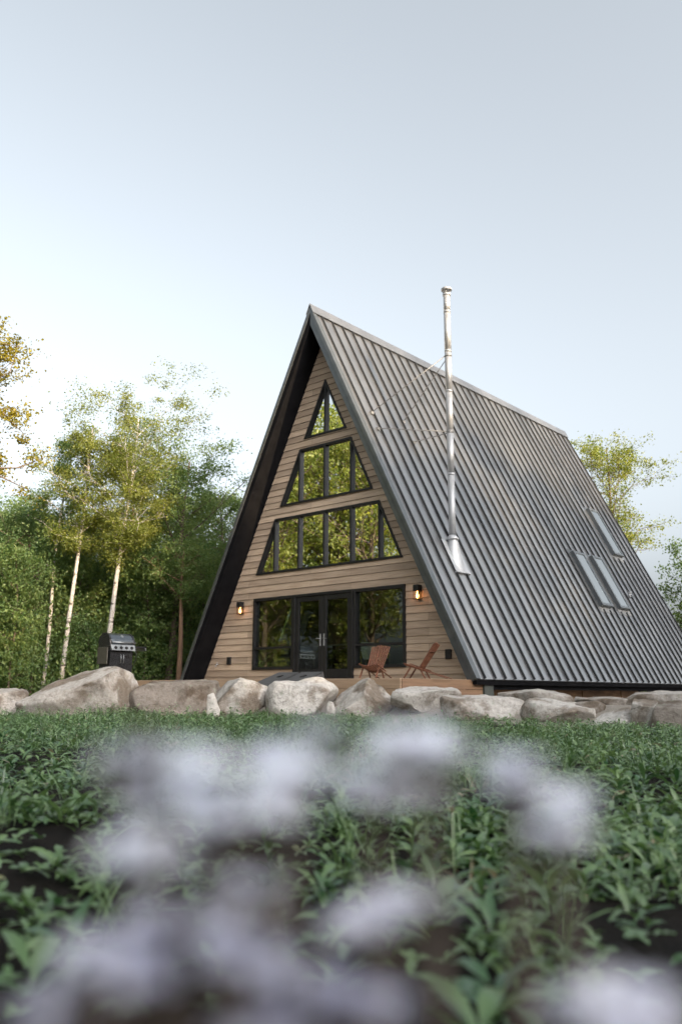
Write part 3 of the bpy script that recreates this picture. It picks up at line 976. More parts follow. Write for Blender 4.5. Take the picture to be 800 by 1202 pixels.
# ------------------------------------------------------------------ boulders
def boulder(x0, x1, ytop, d, label, seed, tone=.5, dep=.8, planes=(), ncut=9, rough=.10, tilt=0.0, zb=None, ico=5):
    """x0..x1 and ytop are where the stone shows in the photo, d its distance"""
    rr = random.Random(seed)
    c = at((x0+x1)/2, 830, d)
    w = (x1-x0)/FPX*d*1.03
    az = math.atan2(c[0]-CAM[0], c[1]-CAM[1])
    ztop = at((x0+x1)/2, ytop, d)[2]
    g = float(ground_z(c[0], c[1]))
    zb_ = (g-.18) if zb is None else zb
    h = ztop - zb_
    bm = bmesh.new()
    bmesh.ops.create_icosphere(bm, subdivisions=ico, radius=1)
    cuts = [(Vector(p[:3]).normalized(), p[3]) for p in planes]
    for k in range(ncut):
        v = Vector((rr.gauss(0, 1), rr.gauss(0, 1), rr.gauss(0, .8))).normalized()
        cuts.append((v, rr.uniform(.55, .86)))
    off = Vector((seed*3.7, seed*1.3, seed*2.1))
    for v in bm.verts:
        p = v.co.copy()
        p.x = math.copysign(abs(p.x)**.85, p.x); p.y = math.copysign(abs(p.y)**.85, p.y); p.z = math.copysign(abs(p.z)**.85, p.z)
        for n_, o_ in cuts:
            e = p.dot(n_) - o_
            if e > 0: p -= n_*e*.97
        nz = noise.fractal(p*1.6+off, 1.0, 2.0, 5)
        nz2 = abs(noise.noise(p*2.3+off*1.7))
        v.co = p*(1 + rough*nz - rough*.6*nz2)
    xs = [v.co.x for v in bm.verts]; ys = [v.co.y for v in bm.verts]; zs = [v.co.z for v in bm.verts]
    for v in bm.verts:
        v.co.x = (v.co.x-(max(xs)+min(xs))/2)/(max(xs)-min(xs))*w
        v.co.y = (v.co.y-(max(ys)+min(ys))/2)/(max(ys)-min(ys))*w*dep
        v.co.z = (v.co.z-min(zs))/(max(zs)-min(zs))*h
        q = v.co
        f = noise.fractal(q*3.2+off, .9, 2.1, 6)*.024 - abs(noise.noise(q*2.4+off))*.03
        v.co += v.co.normalized()*f
    for f in bm.faces: f.smooth = True
    me = bpy.data.meshes.new('boulder'); bm.to_mesh(me); bm.free()
    me.materials.append(M_rock)
    o = link('boulder', me)
    o.location = (c[0], c[1], zb_); o.rotation_euler = (0, 0, -az)
    o.color = (tone, tone, tone, 1)
    tag(o, label, 'boulder', 'boulders edging the yard')
    return o


# local axes: +x to the right in the photo, -y towards the camera, +z up
boulder(-34, 28, 807, 17.0, 'rounded grey boulder cut off by the left edge of the photo', 3, .45, .9, [(-.2, -.3, 1, .72)], 5, .06)
boulder(29, 156, 781, 16.3, 'largest boulder, a slanted slab rising to the right in front of the grill', 11, .55, .62,
        [(-.62, -.30, 1, .40), (.25, -.9, -.35, .50), (.9, -.5, .1, .62), (-.5, -.8, -.4, .62)], 4, .07)
boulder(150, 257, 797, 16.6, 'brown flat topped boulder right of the big slanted one', 21, .12, .7, [(0, -.1, 1, .52), (.1, -1, .15, .6)], 5, .10)
boulder(243, 258, 813, 15.5, 'thin pale stone shard wedged left of the domed boulder', 5, .95, .5, [(.6, -.2, .7, .4)], 6, .05, ico=3)
boulder(249, 314, 796, 15.9, 'domed grey boulder in front of the left ground floor window', 31, .72, .9, [(-.7, -.2, .6, .62)], 5, .05)
boulder(313, 395, 794, 15.6, 'smooth pale egg shaped boulder in front of the glass doors', 41, .92, .8, [(0, -.3, 1, .78)], 3, .035)
boulder(382, 394, 823, 14.7, 'small blue grey stone at the foot of the pale egg shaped boulder', 6, .75, .7, [], 6, .05, ico=3)
boulder(392, 462, 796, 15.3, 'faceted peaked boulder with a brown broken face, below the left slatted chair', 52, .60, .8,
        [(-.75, -.35, .55, .42), (.65, -.55, .55, .46), (.2, -1, -.1, .55)], 4, .07)
boulder(459, 540, 805, 14.9, 'broad pale mottled boulder below the right slatted chair', 61, .85, .75, [(0, -.2, 1, .58), (.6, -.6, -.2, .6)], 5, .06)
boulder(519, 614, 815, 14.0, 'long low cream boulder in front of the house corner', 71, .78, .6, [(0, -.2, 1, .45), (.3, -.7, .5, .6)], 6, .08)
boulder(588, 672, 808, 14.8, 'flat tan slab behind, just below the roof eave', 81, .55, .6, [(-.3, -.1, 1, .5), (.5, -.1, 1, .5)], 5, .07)
boulder(613, 694, 819, 13.1, 'wide pale grey boulder with a low dome, right of the cream one', 91, .90, .7, [(.25, -.2, 1, .55)], 4, .05)
boulder(672, 708, 823, 13.2, 'small mossy tan stone right of the wide pale grey boulder', 95, .3, .8, [], 6, .07, ico=4)
boulder(680, 752, 818, 13.9, 'flat brownish slab lying behind the small white rock', 101, .35, .6, [(0, -.1, 1, .42)], 6, .07)
boulder(697, 752, 830, 12.4, 'small whitish wedge shaped rock low in the weeds on the right', 111, .95, .7, [(-.6, -.3, .9, .4)], 5, .06)
boulder(742, 776, 820, 12.2, 'pale boulder with a rust brown left face near the right edge', 123, .70, .9, [(0, -.2, 1, .5), (-.5, -1, 0, .6)], 5, .06)
boulder(768, 836, 822, 11.8, 'rust brown broken boulder at the right edge of the photo', 133, .22, .7, [(0, -.2, 1, .5), (-.2, -1, .1, .6)], 5, .08)
boulder(738, 850, 811, 13.8, 'long flat pale ledge stone behind the rust brown boulders', 141, .62, .5, [(0, -.1, 1, .32)], 6, .06)

# ------------------------------------------------------------------ leaves and trees
def leaf_quads(P, size, rs, updir=.5, asp=.62):
    """one bent quad per point"""
    n = len(P)
    nrm = rs.normal(size=(n, 3)); nrm[:, 2] += updir*1.5
    nrm /= np.linalg.norm(nrm, axis=1)[:, None]
    a = rs.normal(size=(n, 3)); a -= nrm*(a*nrm).sum(1)[:, None]; a /= np.linalg.norm(a, axis=1)[:, None]
    b = np.cross(nrm, a)
    s = size*rs.uniform(.6, 1.35, n)[:, None]
    v0 = P - a*s*.5; v1 = P + b*s*asp*.5 + nrm*s*.10; v2 = P + a*s*.5; v3 = P - b*s*asp*.5 + nrm*s*.10
    V = np.stack([v0, v1, v2, v3], 1).reshape(-1, 3)
    return V, np.arange(4*n).reshape(n, 4)


def make_tree(H, r0, cb, crad, nlimb, nleaf, lsize, seed, wmat, lmat, lean=(0, 0), bend=.03, rise=.6, shape='oval', spread=.35, sub=5, low=()):
    """returns (trunk mesh, crown mesh): tapered trunk with limbs and twigs, leaves set in clumps along the twigs"""
    rs = np.random.default_rng(seed)
    mb = MB()
    nseg = 12
    ph = rs.uniform(0, 6.28, 4)
    def tp(t):
        return np.array([lean[0]*t*H + bend*H*math.sin(2.3*t*math.pi/1.3+ph[0])*t, lean[1]*t*H + bend*H*math.sin(2.1*t*math.pi+ph[1])*t, H*t])
    pts = [tp(i/nseg) for i in range(nseg+1)]
    mb.tube(pts, [r0*(1.25 if i == 0 else 1)*(1-.88*(i/nseg))**.85+.006 for i in range(nseg+1)], 9)
    cl = []; wt = []
    def rad(t):
        u = (t-cb)/(1-cb)
        if shape == 'oval': return crad*(math.sin(math.pi*min(1, max(0, u*.88+.12)))**.7*.9+.12)
        if shape == 'vase': return crad*(.35+.75*u**.8)*(1 if u < .85 else (1-u)/.15*.7+.3)
        return crad*(1-u*.85)
    ts = list(np.linspace(cb, .93, nlimb) + rs.uniform(-.02, .02, nlimb)) + list(low)
    az = rs.uniform(0, 6.28)
    for t in ts:
        az += 2.4 + rs.uniform(-.5, .5)
        t = min(.98, max(.05, t))
        L = rad(max(t, cb))*rs.uniform(.55, 1.15)*(.5 if t < cb else 1)
        p0 = tp(t)
        el = rise*rs.uniform(.5, 1.4)
        d = np.array([math.cos(az)*math.cos(el), math.sin(az)*math.cos(el), math.sin(el)])
        bendv = np.array([0, 0, rs.uniform(-.25, .25)])
        lp = [p0 + d*L*u + bendv*L*u*u + rs.normal(size=3)*.03*L*(u > 0) for u in (0, .3, .6, 1)]
        rb = max(.008, r0*.38*(1-t)**.6+.006)
        mb.tube(lp, [rb, rb*.75, rb*.5, rb*.2], 5, caps=False)
        for k in range(sub):
            u = rs.uniform(.25, 1.0)
            i = min(2, int(u*3)); q0 = lp[i] + (lp[i+1]-lp[i])*(u*3-i if u < 1 else 1)
            dd = d*.6 + rs.normal(size=3)*.55; dd[2] += .15; dd /= np.linalg.norm(dd)
            L2 = L*rs.uniform(.25, .55)
            q1 = q0 + dd*L2
            mb.tube([q0, (q0+q1)/2 + rs.normal(size=3)*.04*L2, q1], [rb*.4, rb*.28, rb*.12], 4, caps=False)
            for w_ in (.45, .8, 1.05):
                if rs.random() < .86:
                    cl.append(q0 + (q1-q0)*w_ + rs.normal(size=3)*.08*L2); wt.append(rs.uniform(.25, 1.2)*(1 if t >= cb else .5))
    cl = np.array(cl); wt = np.array(wt)
    idx = rs.choice(len(cl), nleaf, p=wt/wt.sum())
    csz = spread*rs.uniform(.5, 1.3, len(cl))
    g = rs.normal(size=(nleaf, 3))*np.array([1, 1, .7])
    P = cl[idx] + g*csz[idx][:, None]*.44
    V, Q = leaf_quads(P, lsize, rs)
    tint = np.repeat(np.clip(rs.normal(.45, .22, len(cl))[idx] + rs.normal(0, .14, nleaf), 0, 1), 4)
    tm = MB.build(mb, 'trunk', wmat)
    tme = tm.data; bpy.data.objects.remove(tm)
    return tme, np_mesh('crown', V, Q, lmat, False, tint)


def plant_tree(meshes, name, loc, rz, label, cat, group=None, s=(1, 1, 1)):
    t = empty(name, loc, rz); t.scale = s
    tag(t, label, cat, group)
    link('trunk', meshes[0], t); link('crown', meshes[1], t)
    return t


def copy_tree(o, loc, rz, s, label=None, group=None, name=None):
    c = o.copy(); col.objects.link(c)
    c.location = loc; c.rotation_euler = (0, 0, rz); c.scale = s
    if name: c.name = name
    if label: c['label'] = label
    if group: c['group'] = group
    for ch in list(o.children):
        k = ch.copy(); col.objects.link(k); k.parent = c
    return c


def root(px, d):
    p = at(px, 805, d); return (p[0], p[1], float(ground_z(p[0], p[1]))-.05)


def hgt(px, py, d): return at(px, py, d)[2] - .3


CR = rt   # camera's right, for leaning trunks
WG = 'trees of the wood behind the yard'
# --- named trees of the left wood
H = hgt(150, 488, 26)
plant_tree(make_tree(H, .085, .46, 2.5, 30, 36000, 0.065, 101, M_birch, M_leaf_y, lean=(CR[0]*.075, CR[1]*.075), bend=.015, shape='vase', spread=.42, sub=7),
           'birch_tree', root(119, 26), 0, 'tallest birch of the wood, pale trunk behind the grill and wide yellow feathery crown', 'birch tree', WG)
H = hgt(92, 500, 26.5)
plant_tree(make_tree(H, .075, .50, 1.35, 22, 14400, 0.065, 102, M_birch, M_leaf_y, lean=(CR[0]*.06, CR[1]*.06), bend=.012, spread=.34),
           'birch_tree', root(70, 26.5), 0, 'slim white trunked birch left of the grill, leaning right, with a thin yellow green crown', 'birch tree', WG)
H = hgt(63, 500, 27.5)
plant_tree(make_tree(H, .062, .45, 1.0, 22, 12800, 0.068, 103, M_birch, M_leaf_g, lean=(CR[0]*.035, CR[1]*.035), bend=.012, spread=.33),
           'birch_tree', root(50, 27.5), 0, 'second slim pale birch, furthest left of the white trunks, with narrow grey green crown', 'birch tree', WG)
H = hgt(150, 520, 31)
plant_tree(make_tree(H, .09, .5, 1.7, 20, 12800, 0.068, 104, M_redbark, M_leaf_y, bend=.02, spread=.4),
           'slender_tree', root(143, 31), 0, 'slender reddish trunked tree just right of the tallest birch', 'tree', WG)
H = hgt(225, 540, 27.5)
plant_tree(make_tree(H, .11, .33, 2.5, 30, 27200, 0.076, 105, M_bark, M_leaf_g, lean=(CR[0]*.05, CR[1]*.05), bend=.02, spread=.5, sub=6, low=(.15, .2, .25, .28)),
           'maple_tree', root(196, 27.5), 0, 'broad bright green tree between the tallest birch and the house roof', 'tree', WG)
H = hgt(222, 640, 26)
plant_tree(make_tree(H, .09, .62, 1.2, 14, 7200, 0.068, 106, M_redbark, M_leaf_g, bend=.01, spread=.4),
           'pine_tree', root(209, 26), 0, 'straight reddish trunk standing close to the left roof foot', 'tree', WG)
H = hgt(262, 580, 31)
plant_tree(make_tree(H, .10, .3, 2.2, 26, 22400, 0.076, 107, M_bark, M_leaf_g, bend=.02, spread=.5, sub=6, low=(.15, .2)),
           'maple_tree', root(250, 31), 0, 'green tree half hidden by the left roof edge', 'tree', WG)
H = hgt(25, 600, 29)
plant_tree(make_tree(H, .11, .2, 2.6, 30, 25600, 0.076, 108, M_bark, M_leaf_d, bend=.02, spread=.5, sub=6, low=(.1, .15)),
           'dense_tree', root(22, 29), 0, 'dark dense tree at the left edge under the gold leaved branch', 'tree', WG)
H = hgt(100, 610, 33)
big_d = make_tree(H, .11, .2, 2.7, 30, 25600, 0.084, 109, M_bark, M_leaf_d, bend=.02, spread=.55, sub=6, low=(.1, .15))
dense = plant_tree(big_d, 'dense_tree', root(96, 33), 0, 'dark dense tree between the two white birch trunks and the grill', 'tree', WG)
H = hgt(170, 610, 32)
big_g = make_tree(H, .11, .25, 2.6, 30, 24000, 0.084, 110, M_bark, M_leaf_g, bend=.02, spread=.55, sub=6, low=(.1, .15, .2))
green = plant_tree(big_g, 'maple_tree', root(165, 32), 0, 'mid green tree behind the grill and right of the tallest birch', 'tree', WG)
# saplings and deeper trees: nothing tells these apart in the photo
rr = random.Random(5)
deep_label = 'leafy green tree deep in the left wood, trunk lost among the leaves'
for px, d, s in ((-60, 34, 1.0), (-25, 38, 1.15), (5, 42, 1.2), (40, 37, 1.0), (120, 42, 1.0), (190, 40, .95),
                 (238, 36, .9), (290, 45, 1.1), (-100, 33, 1.0), (-140, 30, .95), (-95, 42, 1.2), (320, 50, 1.1)):
    src = dense if rr.random() < .5 else green
    k = s*rr.uniform(.92, 1.08)
    copy_tree(src, root(px, d), rr.uniform(0, 6.28), (k*1.05, k*1.05, k), deep_label, 'deeper trees of the left wood', src.name.split('.')[0])
sap = make_tree(4.6, .035, .12, 1.2, 22, 7000, .10, 120, M_bark, M_leaf_g, bend=.03, spread=.42, sub=5)
sap2 = make_tree(3.6, .03, .08, 1.25, 20, 7000, .10, 121, M_bark, M_leaf_d, bend=.03, spread=.45, sub=5)
s0 = None
for i, (px, d, k) in enumerate(((10, 25.5, .8), (36, 28, 1.1), (88, 28.5, 1.0), (100, 27.5, .7), (168, 27.5, 1.0), (182, 29, 1.2), (236, 28, 1.0), (222, 30, 1.3), (146, 29, 1.1), (-20, 26, 1.0), (60, 31, 1.3), (128, 33, 1.5), (205, 33, 1.5), (250, 27.5, .7))):
    me2 = sap if i % 2 == 0 else sap2
    plant_tree(me2, 'sapling', root(px, d), rr.uniform(0, 6.28), 'bushy young sapling filling the edge of the left wood', 'sapling', 'saplings along the edge of the wood', (k, k, k*rr.uniform(.9, 1.15)))

# --- the gold leaved tree whose branches reach in at the left edge
gp_ = at(-118, 800, 16.5)
gold = make_tree(hgt(-100, 360, 16.5), .17, .44, 1.8, 40, 36000, 0.065, 130, M_bark, M_leaf_o, bend=.015, spread=.26, sub=6, rise=.45)
plant_tree(gold, 'gold_leaved_tree', (gp_[0], gp_[1], .2), 2.1, 'gold leaved tree reaching in from the left edge of the photo', 'tree')

# --- trees behind the roof on the right
H = hgt(725, 524, 41)
airy = make_tree(H, .14, .42, 2.8, 30, 14000, .11, 140, M_bark, M_leaf_y, bend=.02, spread=.5, sub=6, rise=.8)
airy_t = plant_tree(airy, 'airy_tree', root(728, 41), 1.0, 'airy yellow green tree rising behind the right end of the roof', 'tree')
H = hgt(815, 660, 38)
edge = make_tree(H, .12, .2, 2.4, 26, 11000, .12, 141, M_bark, M_leaf_g, bend=.02, spread=.5, sub=6, low=(.1, .15))
plant_tree(edge, 'roadside_tree', root(838, 38), 0, 'green tree at the right edge of the photo, lower than the airy one', 'tree')

# --- trees across the yard: only their mirror image shows in the windows; and the tall row that shades the garden
def c_tree(src, x, y, k, label, group):
    copy_tree(src, (x, y, -.05), rr.uniform(0, 6.28), (k*1.05, k*1.05, k), label, group, src.name.split('.')[0])


mir = make_tree(13.2, .2, .18, 4.0, 44, 13000, .19, 150, M_bark, M_leaf_m, bend=.02, spread=.75, sub=7, low=(.08, .12))
mir2 = make_tree(12.4, .2, .15, 3.8, 44, 13000, .19, 151, M_bark, M_leaf_m, bend=.02, spread=.75, sub=7, low=(.08, .12))
ml = 'sunlit tree across the yard, seen only as a reflection in the gable windows'
mg = 'trees mirrored in the gable windows'
first = [None, None]
for i, (x, y, k) in enumerate(((-14, -19, 1.0), (-18, -15, 1.1), (-19, -22, 1.2), (-11, -24, 1.05), (-24, -19, 1.25), (-23, -27, 1.4), (-15, -29, 1.3), (-28, -24, 1.4), (-6, -27, 1.0), (-30, -15, 1.2), (-22, -10, 1.0), (-27, -6, 1.0), (-34, -31, 1.5))):
    j = i % 2
    if first[j] is None:
        first[j] = plant_tree((mir, mir2)[j], 'shade_tree', (x, y, -.05), 0, ml, 'tree', mg, (k, k, k*1.12))
    else:
        c_tree(first[j], x, y, k*1.1, ml, mg)
sl = 'tall tree right of the garden, outside the photo, shading the yard'
sg = 'trees shading the yard from the right'
for i in range(28):
    u = -34 + 5.0*(i//2) + (2.5 if i % 2 else 0) + rr.uniform(-.8, .8); v = (0, 6)[i % 2] + rr.uniform(-1.5, 1.5)
    x, y = 40 + v, -8 + u*.92
    k = rr.uniform(1.12, 1.24)
    c_tree(first[(i//2) % 2], x, y, k, sl, sg)

for (x, y, k) in ((39, -3.5, 1.5), (41, 3, 1.62), (40, 7.5, 1.5), (43, 12, 1.7), (41, 16.5, 1.55), (44, -8, 1.6)):
    c_tree(first[int(k*100) % 2], x, y, k, sl, sg)

# --- undergrowth of the wood: nobody could count it
rs = np.random.default_rng(33)
cl = []
while len(cl) < 1500:
    px = rs.uniform(-160, 330); d = rs.uniform(24.5, 46)
    p = at(px, 805, d)
    if p[0] > -6.9 and p[1] > -4: continue
    hmax = rs.uniform(.4, 2.6) if d < 30 else rs.uniform(.6, 4.2)
    cl.append((p[0], p[1], .3 + hmax*rs.random()))
cl = np.array(cl)
idx = rs.integers(0, len(cl), 62000)
P = cl[idx] + rs.normal(size=(len(idx), 3))*np.array([.42, .42, .32])
P[:, 2] = np.maximum(P[:, 2], .32)
V, Q = leaf_quads(P, .10, rs)
tint = np.repeat(np.clip(rs.normal(.4, .25, len(cl))[idx]+rs.normal(0, .12, len(idx)), 0, 1), 4)
tag(link('undergrowth', np_mesh('undergrowth', V, Q, M_leaf_g, False, tint)), 'tangled green undergrowth on the floor of the left wood', 'undergrowth', kind='stuff')
# low scrub right of the house
P = []
for px in np.arange(700, 1000, 6):
    p = at(px, 805, rs.uniform(36, 52))
    P.append(rs.normal(size=(420, 3))*np.array([.9, .9, .8]) + np.array([p[0], p[1], 1.2+rs.random()*1.6]))
P = np.concatenate(P); P[:, 2] = np.maximum(P[:, 2], .3)
V, Q = leaf_quads(P, .13, rs)
tag(link('scrub', np_mesh('scrub', V, Q, M_leaf_g, False, np.repeat(np.clip(rs.normal(.5, .2, len(P)), 0, 1), 4))), 'low green scrub far behind the right end of the house', 'scrub', kind='stuff')

# ------------------------------------------------------------------ ground cover: weeds on dark soil
def arched_leaves(base, yaw, length, width, el0, droop, rs, tint, nseg=4):
    """lance-shaped leaves with a folded midrib, arching out from their base; vectorised"""
    n = len(base)
    t = np.linspace(0, 1, nseg+1)
    wprof = np.array([.22, .8, 1.0, .72, .04]) if nseg == 4 else np.sin(np.pi*np.clip(t*.9+.08, 0, 1))
    hd = np.stack([np.cos(yaw), np.sin(yaw), np.zeros(n)], 1)
    sd = np.stack([-np.sin(yaw), np.cos(yaw), np.zeros(n)], 1)
    pos = base.copy(); el = el0.copy()
    V = np.zeros((n, nseg+1, 3, 3))
    tw = rs.normal(0, .25, n)
    for i in range(nseg+1):
        if i:
            el = el0 - droop*t[i]
            pos = pos + (hd*np.cos(el)[:, None] + np.array([0, 0, 1])*np.sin(el)[:, None])*(length/nseg)[:, None]
        upn = -hd*np.sin(el)[:, None] + np.array([0, 0, 1])*np.cos(el)[:, None]
        sw = sd*np.cos(tw*t[i])[:, None] + upn*np.sin(tw*t[i])[:, None]
        w = (width*wprof[i]*.5)[:, None]
        wav = rs.normal(0, .05, n)[:, None]*width[:, None]
        V[:, i, 0] = pos - sw*w + upn*(w*.35+wav)
        V[:, i, 1] = pos
        V[:, i, 2] = pos + sw*w + upn*(w*.35-wav)
    m = (nseg+1)*3
    b = np.arange(n)[:, None]*m
    q = []
    for i in range(nseg):
        for k in range(2):
            a = i*3+k
            q.append(np.stack([a, a+1, a+4, a+3])[None, :] + b)
    Q = np.concatenate(q, 0)
    return V.reshape(-1, 3), Q, np.repeat(tint, m)


class LeafBag:
    def __init__(s): s.V = []; s.Q = []; s.t = []; s.n = 0
    def add(s, V, Q, t):
        s.V.append(V); s.Q.append(Q+s.n); s.t.append(t); s.n += len(V)
    def mesh(s, name, m): return np_mesh(name, np.concatenate(s.V), np.concatenate(s.Q), m, True, np.concatenate(s.t))


rs = np.random.default_rng(77)
bag = LeafBag()


def scatter(n, rmin, rmax, half=R(33)):
    r = np.sqrt(rs.uniform(rmin**2, rmax**2, n)); a = YAW + rs.uniform(-half, half, n)
    return CAM[0]+r*np.sin(a), CAM[1]+r*np.cos(a), r


def clump(x, y, f=1.0, o=0.0):
    return .5+.5*(np.sin(x*2.1*f+1.3*np.sin(y*1.7*f+o)+o)*np.cos(y*2.4*f+1.1*np.sin(x*1.9*f)-o))


# rosettes
for (num, rmin, rmax, lo, hi, nl, thr) in ((2300, 1.0, 4.5, .045, .115, 9, .58), (3600, 4.0, 10, .04, .11, 8, .40), (5200, 8, 19, .06, .13, 6, .05)):
    x, y, r = scatter(num, rmin, rmax)
    k = (clump(x, y) + .25*rs.normal(size=num) > thr) & (y < yline(x)-.35+.3*rs.random(num))
    near_dark = (r < 1.9) & (rs.random(num) < .72)
    k &= ~near_dark
    x, y = x[k], y[k]; m = len(x)
    size = rs.uniform(lo, hi, m)*np.clip((yline(x)-y)/3.5, .5, 1)
    pt = np.clip(rs.normal(.46, .27, m), 0, 1)
    I = np.repeat(np.arange(m), nl); n = len(I)
    j = np.tile(np.arange(nl), m)
    yaw = rs.uniform(0, 6.28, m)[I] + j*2.4 + rs.normal(0, .25, n)
    z = ground_z(x, y)[I]
    base = np.stack([x[I]+.01*np.cos(yaw), y[I]+.01*np.sin(yaw), z-.004 + j*.006], 1)
    L = size[I]*rs.uniform(.65, 1.15, n)
    bag.add(*arched_leaves(base, yaw, L, L*rs.uniform(.20, .34, n), rs.uniform(.35, 1.25, n), rs.uniform(.5, 1.5, n), rs, np.clip(pt[I]+rs.normal(0, .1, n), 0, .9)*1 + (rs.random(n) < .012)))
# upright leafy stems
stems = MB()
for (num, rmin, rmax, hlo, hhi, thr) in ((260, 1.6, 5, .10, .22, .55), (1500, 4.5, 10, .10, .24, .45), (3600, 8, 19, .10, .27, .22)):
    x, y, r = scatter(num, rmin, rmax)
    right = (x - CAM[0])*CR[0] + (y - CAM[1])*CR[1]
    k = (clump(x, y, .8, 2.0) + .2*rs.normal(size=num) + .12*(right > 0) > thr) & (y < yline(x)-.05+.35*rs.random(num))
    x, y = x[k], y[k]; m = len(x)
    hh = rs.uniform(hlo, hhi, m)*np.clip((yline(x)-y)/3.5, .38, 1)
    nl = 9
    I = np.repeat(np.arange(m), nl); j = np.tile(np.arange(nl), m); n = len(I)
    lx, ly = rs.normal(0, .18, m), rs.normal(0, .18, m)
    t = .15 + .85*j/(nl-1)
    z = ground_z(x, y)[I]
    base = np.stack([x[I]+lx[I]*hh[I]*t, y[I]+ly[I]*hh[I]*t, z+hh[I]*t], 1)
    yaw = rs.uniform(0, 6.28, m)[I]+j*2.1+rs.normal(0, .3, n)
    L = rs.uniform(.035, .075, n)*(1.15-.4*t)
    pt = np.clip(rs.normal(.55, .2, m), 0, 1)
    bag.add(*arched_leaves(base, yaw, L, L*rs.uniform(.28, .45, n), rs.uniform(.2, 1.1, n), rs.uniform(.3, 1.2, n), rs, np.clip(pt[I]+rs.normal(0, .1, n)+.1*t, 0, .9) + (rs.random(n) < .01)))
    # thin blades stand in the middle as the stem itself
    b0 = np.stack([x, y, ground_z(x, y)], 1)
    bag.add(*arched_leaves(b0, np.arctan2(ly, lx), hh*1.05, np.full(m, .007), np.full(m, 1.40), np.full(m, .2), rs, pt*.6))
# small seedlings fill between
for (num, rmin, rmax) in ((2500, 1.3, 6), (9000, 5, 19)):
    x, y, r = scatter(num, rmin, rmax)
    k = (y < yline(x)+.05) & (clump(x, y, 1.4, .7)+.2*rs.normal(size=num) > .30)
    x, y = x[k], y[k]; m = len(x); nl = 4
    I = np.repeat(np.arange(m), nl); n = len(I); j = np.tile(np.arange(nl), m)
    yaw = rs.uniform(0, 6.28, m)[I]+j*1.57+rs.normal(0, .2, n)
    base = np.stack([x[I], y[I], ground_z(x, y)[I]+rs.uniform(.005, .05, m)[I]], 1)
    L = rs.uniform(.02, .05, n)
    bag.add(*arched_leaves(base, yaw, L, L*.5, rs.uniform(.1, .9, n), rs.uniform(.2, .9, n), rs, np.clip(rs.normal(.5, .2, m)[I], 0, 1)))
# thin grass tufts and dry stalks
for (num, rmin, rmax, hlo, hhi) in ((110, 1.6, 5, .10, .24), (450, 5, 11, .10, .24), (600, 9, 18, .08, .18)):
    x, y, r = scatter(num, rmin, rmax)
    k = y < yline(x)+.15
    x, y = x[k], y[k]; m = len(x); nl = 9
    I = np.repeat(np.arange(m), nl); n = len(I)
    yaw = rs.uniform(0, 6.28, n)
    base = np.stack([x[I]+rs.normal(0, .012, n), y[I]+rs.normal(0, .012, n), ground_z(x, y)[I]], 1)
    L = (rs.uniform(hlo, hhi, m)*np.clip((yline(x)-y)/3.5, .4, 1))[I]*rs.uniform(.5, 1.1, n)
    dry = (rs.random(m) < .12)[I]
    bag.add(*arched_leaves(base, yaw, L, rs.uniform(.003, .007, n), rs.uniform(1.1, 1.5, n), rs.uniform(.2, 1.3, n), rs, np.where(dry, 1.0, np.clip(rs.normal(.6, .15, n), 0, .9))))
tag(link('ground_cover', bag.mesh('ground_cover', M_weed)), 'leafy green weeds covering the dark garden soil up to the boulders', 'weeds', kind='stuff')

# ------------------------------------------------------------------ flowers close to the lens
def flower_plant(px, py, d, wpx, label, seed, tone=.5, hpx=None, nflor=14):
    """a stem from the soil with a loose head of small five-petalled flowers; px,py = middle of the head in the photo"""
    rs = np.random.default_rng(seed)
    c = at(px, py, d)
    hw = wpx/FPX*d*.5
    hh = (hpx or wpx*.6)*1.15/FPX*d*.5
    g = float(ground_z(c[0], c[1]))
    foot = np.array([c[0]+rs.normal(0, .03), c[1]+rs.normal(0, .03), g])
    t = empty('flower_stalk', tuple(foot)); tag(t, label, 'flower', 'lilac flowers close to the camera')
    b = MB()
    cl_ = c - foot
    kn = [np.zeros(3), cl_*.35+rs.normal(0, .006, 3), cl_*.7+rs.normal(0, .006, 3), cl_ - np.array([0, 0, hh])]
    b.tube([tuple(k) for k in kn], [.0042, .0038, .0032, .0024], 7)
    bag_f = LeafBag(); bag_l = LeafBag()
    for k in range(nflor):
        o = rs.uniform(-1, 1, 2)
        while o @ o > 1: o = rs.uniform(-1, 1, 2)
        q = cl_ + rt*o[0]*hw + np.array([0, 0, 1])*o[1]*hh + fw*rs.normal(0, hw*.45)
        b.tube([tuple(kn[3]), tuple((kn[3]+q)/2+np.array([0, 0, -.002])), tuple(q-np.array([0, 0, .002]))], [.0011, .0009, .0007], 5)
        if k % 3 == 0:      # closed dark buds between the open flowers
            q2 = q + rs.normal(0, hw*.35, 3)
            b.tube([tuple(kn[3]), tuple(q2 - np.array([0, 0, .006])), tuple(q2), tuple(q2 + np.array([0, 0, .007]))], [.001, .0012, .0026, .0008], 6)
        npet = 5
        ax = rs.normal(0, .35, 2)
        yaw = np.arange(npet)*2*math.pi/npet + rs.uniform(0, 6)
        base = np.repeat(q[None], npet, 0)
        L = np.full(npet, rs.uniform(.0085, .0125)); 
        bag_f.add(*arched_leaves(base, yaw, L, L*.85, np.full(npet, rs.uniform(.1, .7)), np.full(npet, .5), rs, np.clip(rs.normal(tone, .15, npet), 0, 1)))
    so = b.build('stem', M_stem, t)
    nl = 6
    zz = rs.uniform(.1, .75, nl)
    base = np.stack([cl_*z for z in zz])
    L = rs.uniform(.03, .06, nl)
    bag_l.add(*arched_leaves(base, rs.uniform(0, 6.28, nl), L, L*.25, rs.uniform(.2, .9, nl), rs.uniform(.4, 1, nl), rs, rs.uniform(.2, .6, nl)))
    link('leaf', bag_l.mesh('leaf', M_weed), t)
    link('blossom', bag_f.mesh('blossom', M_petal), t)


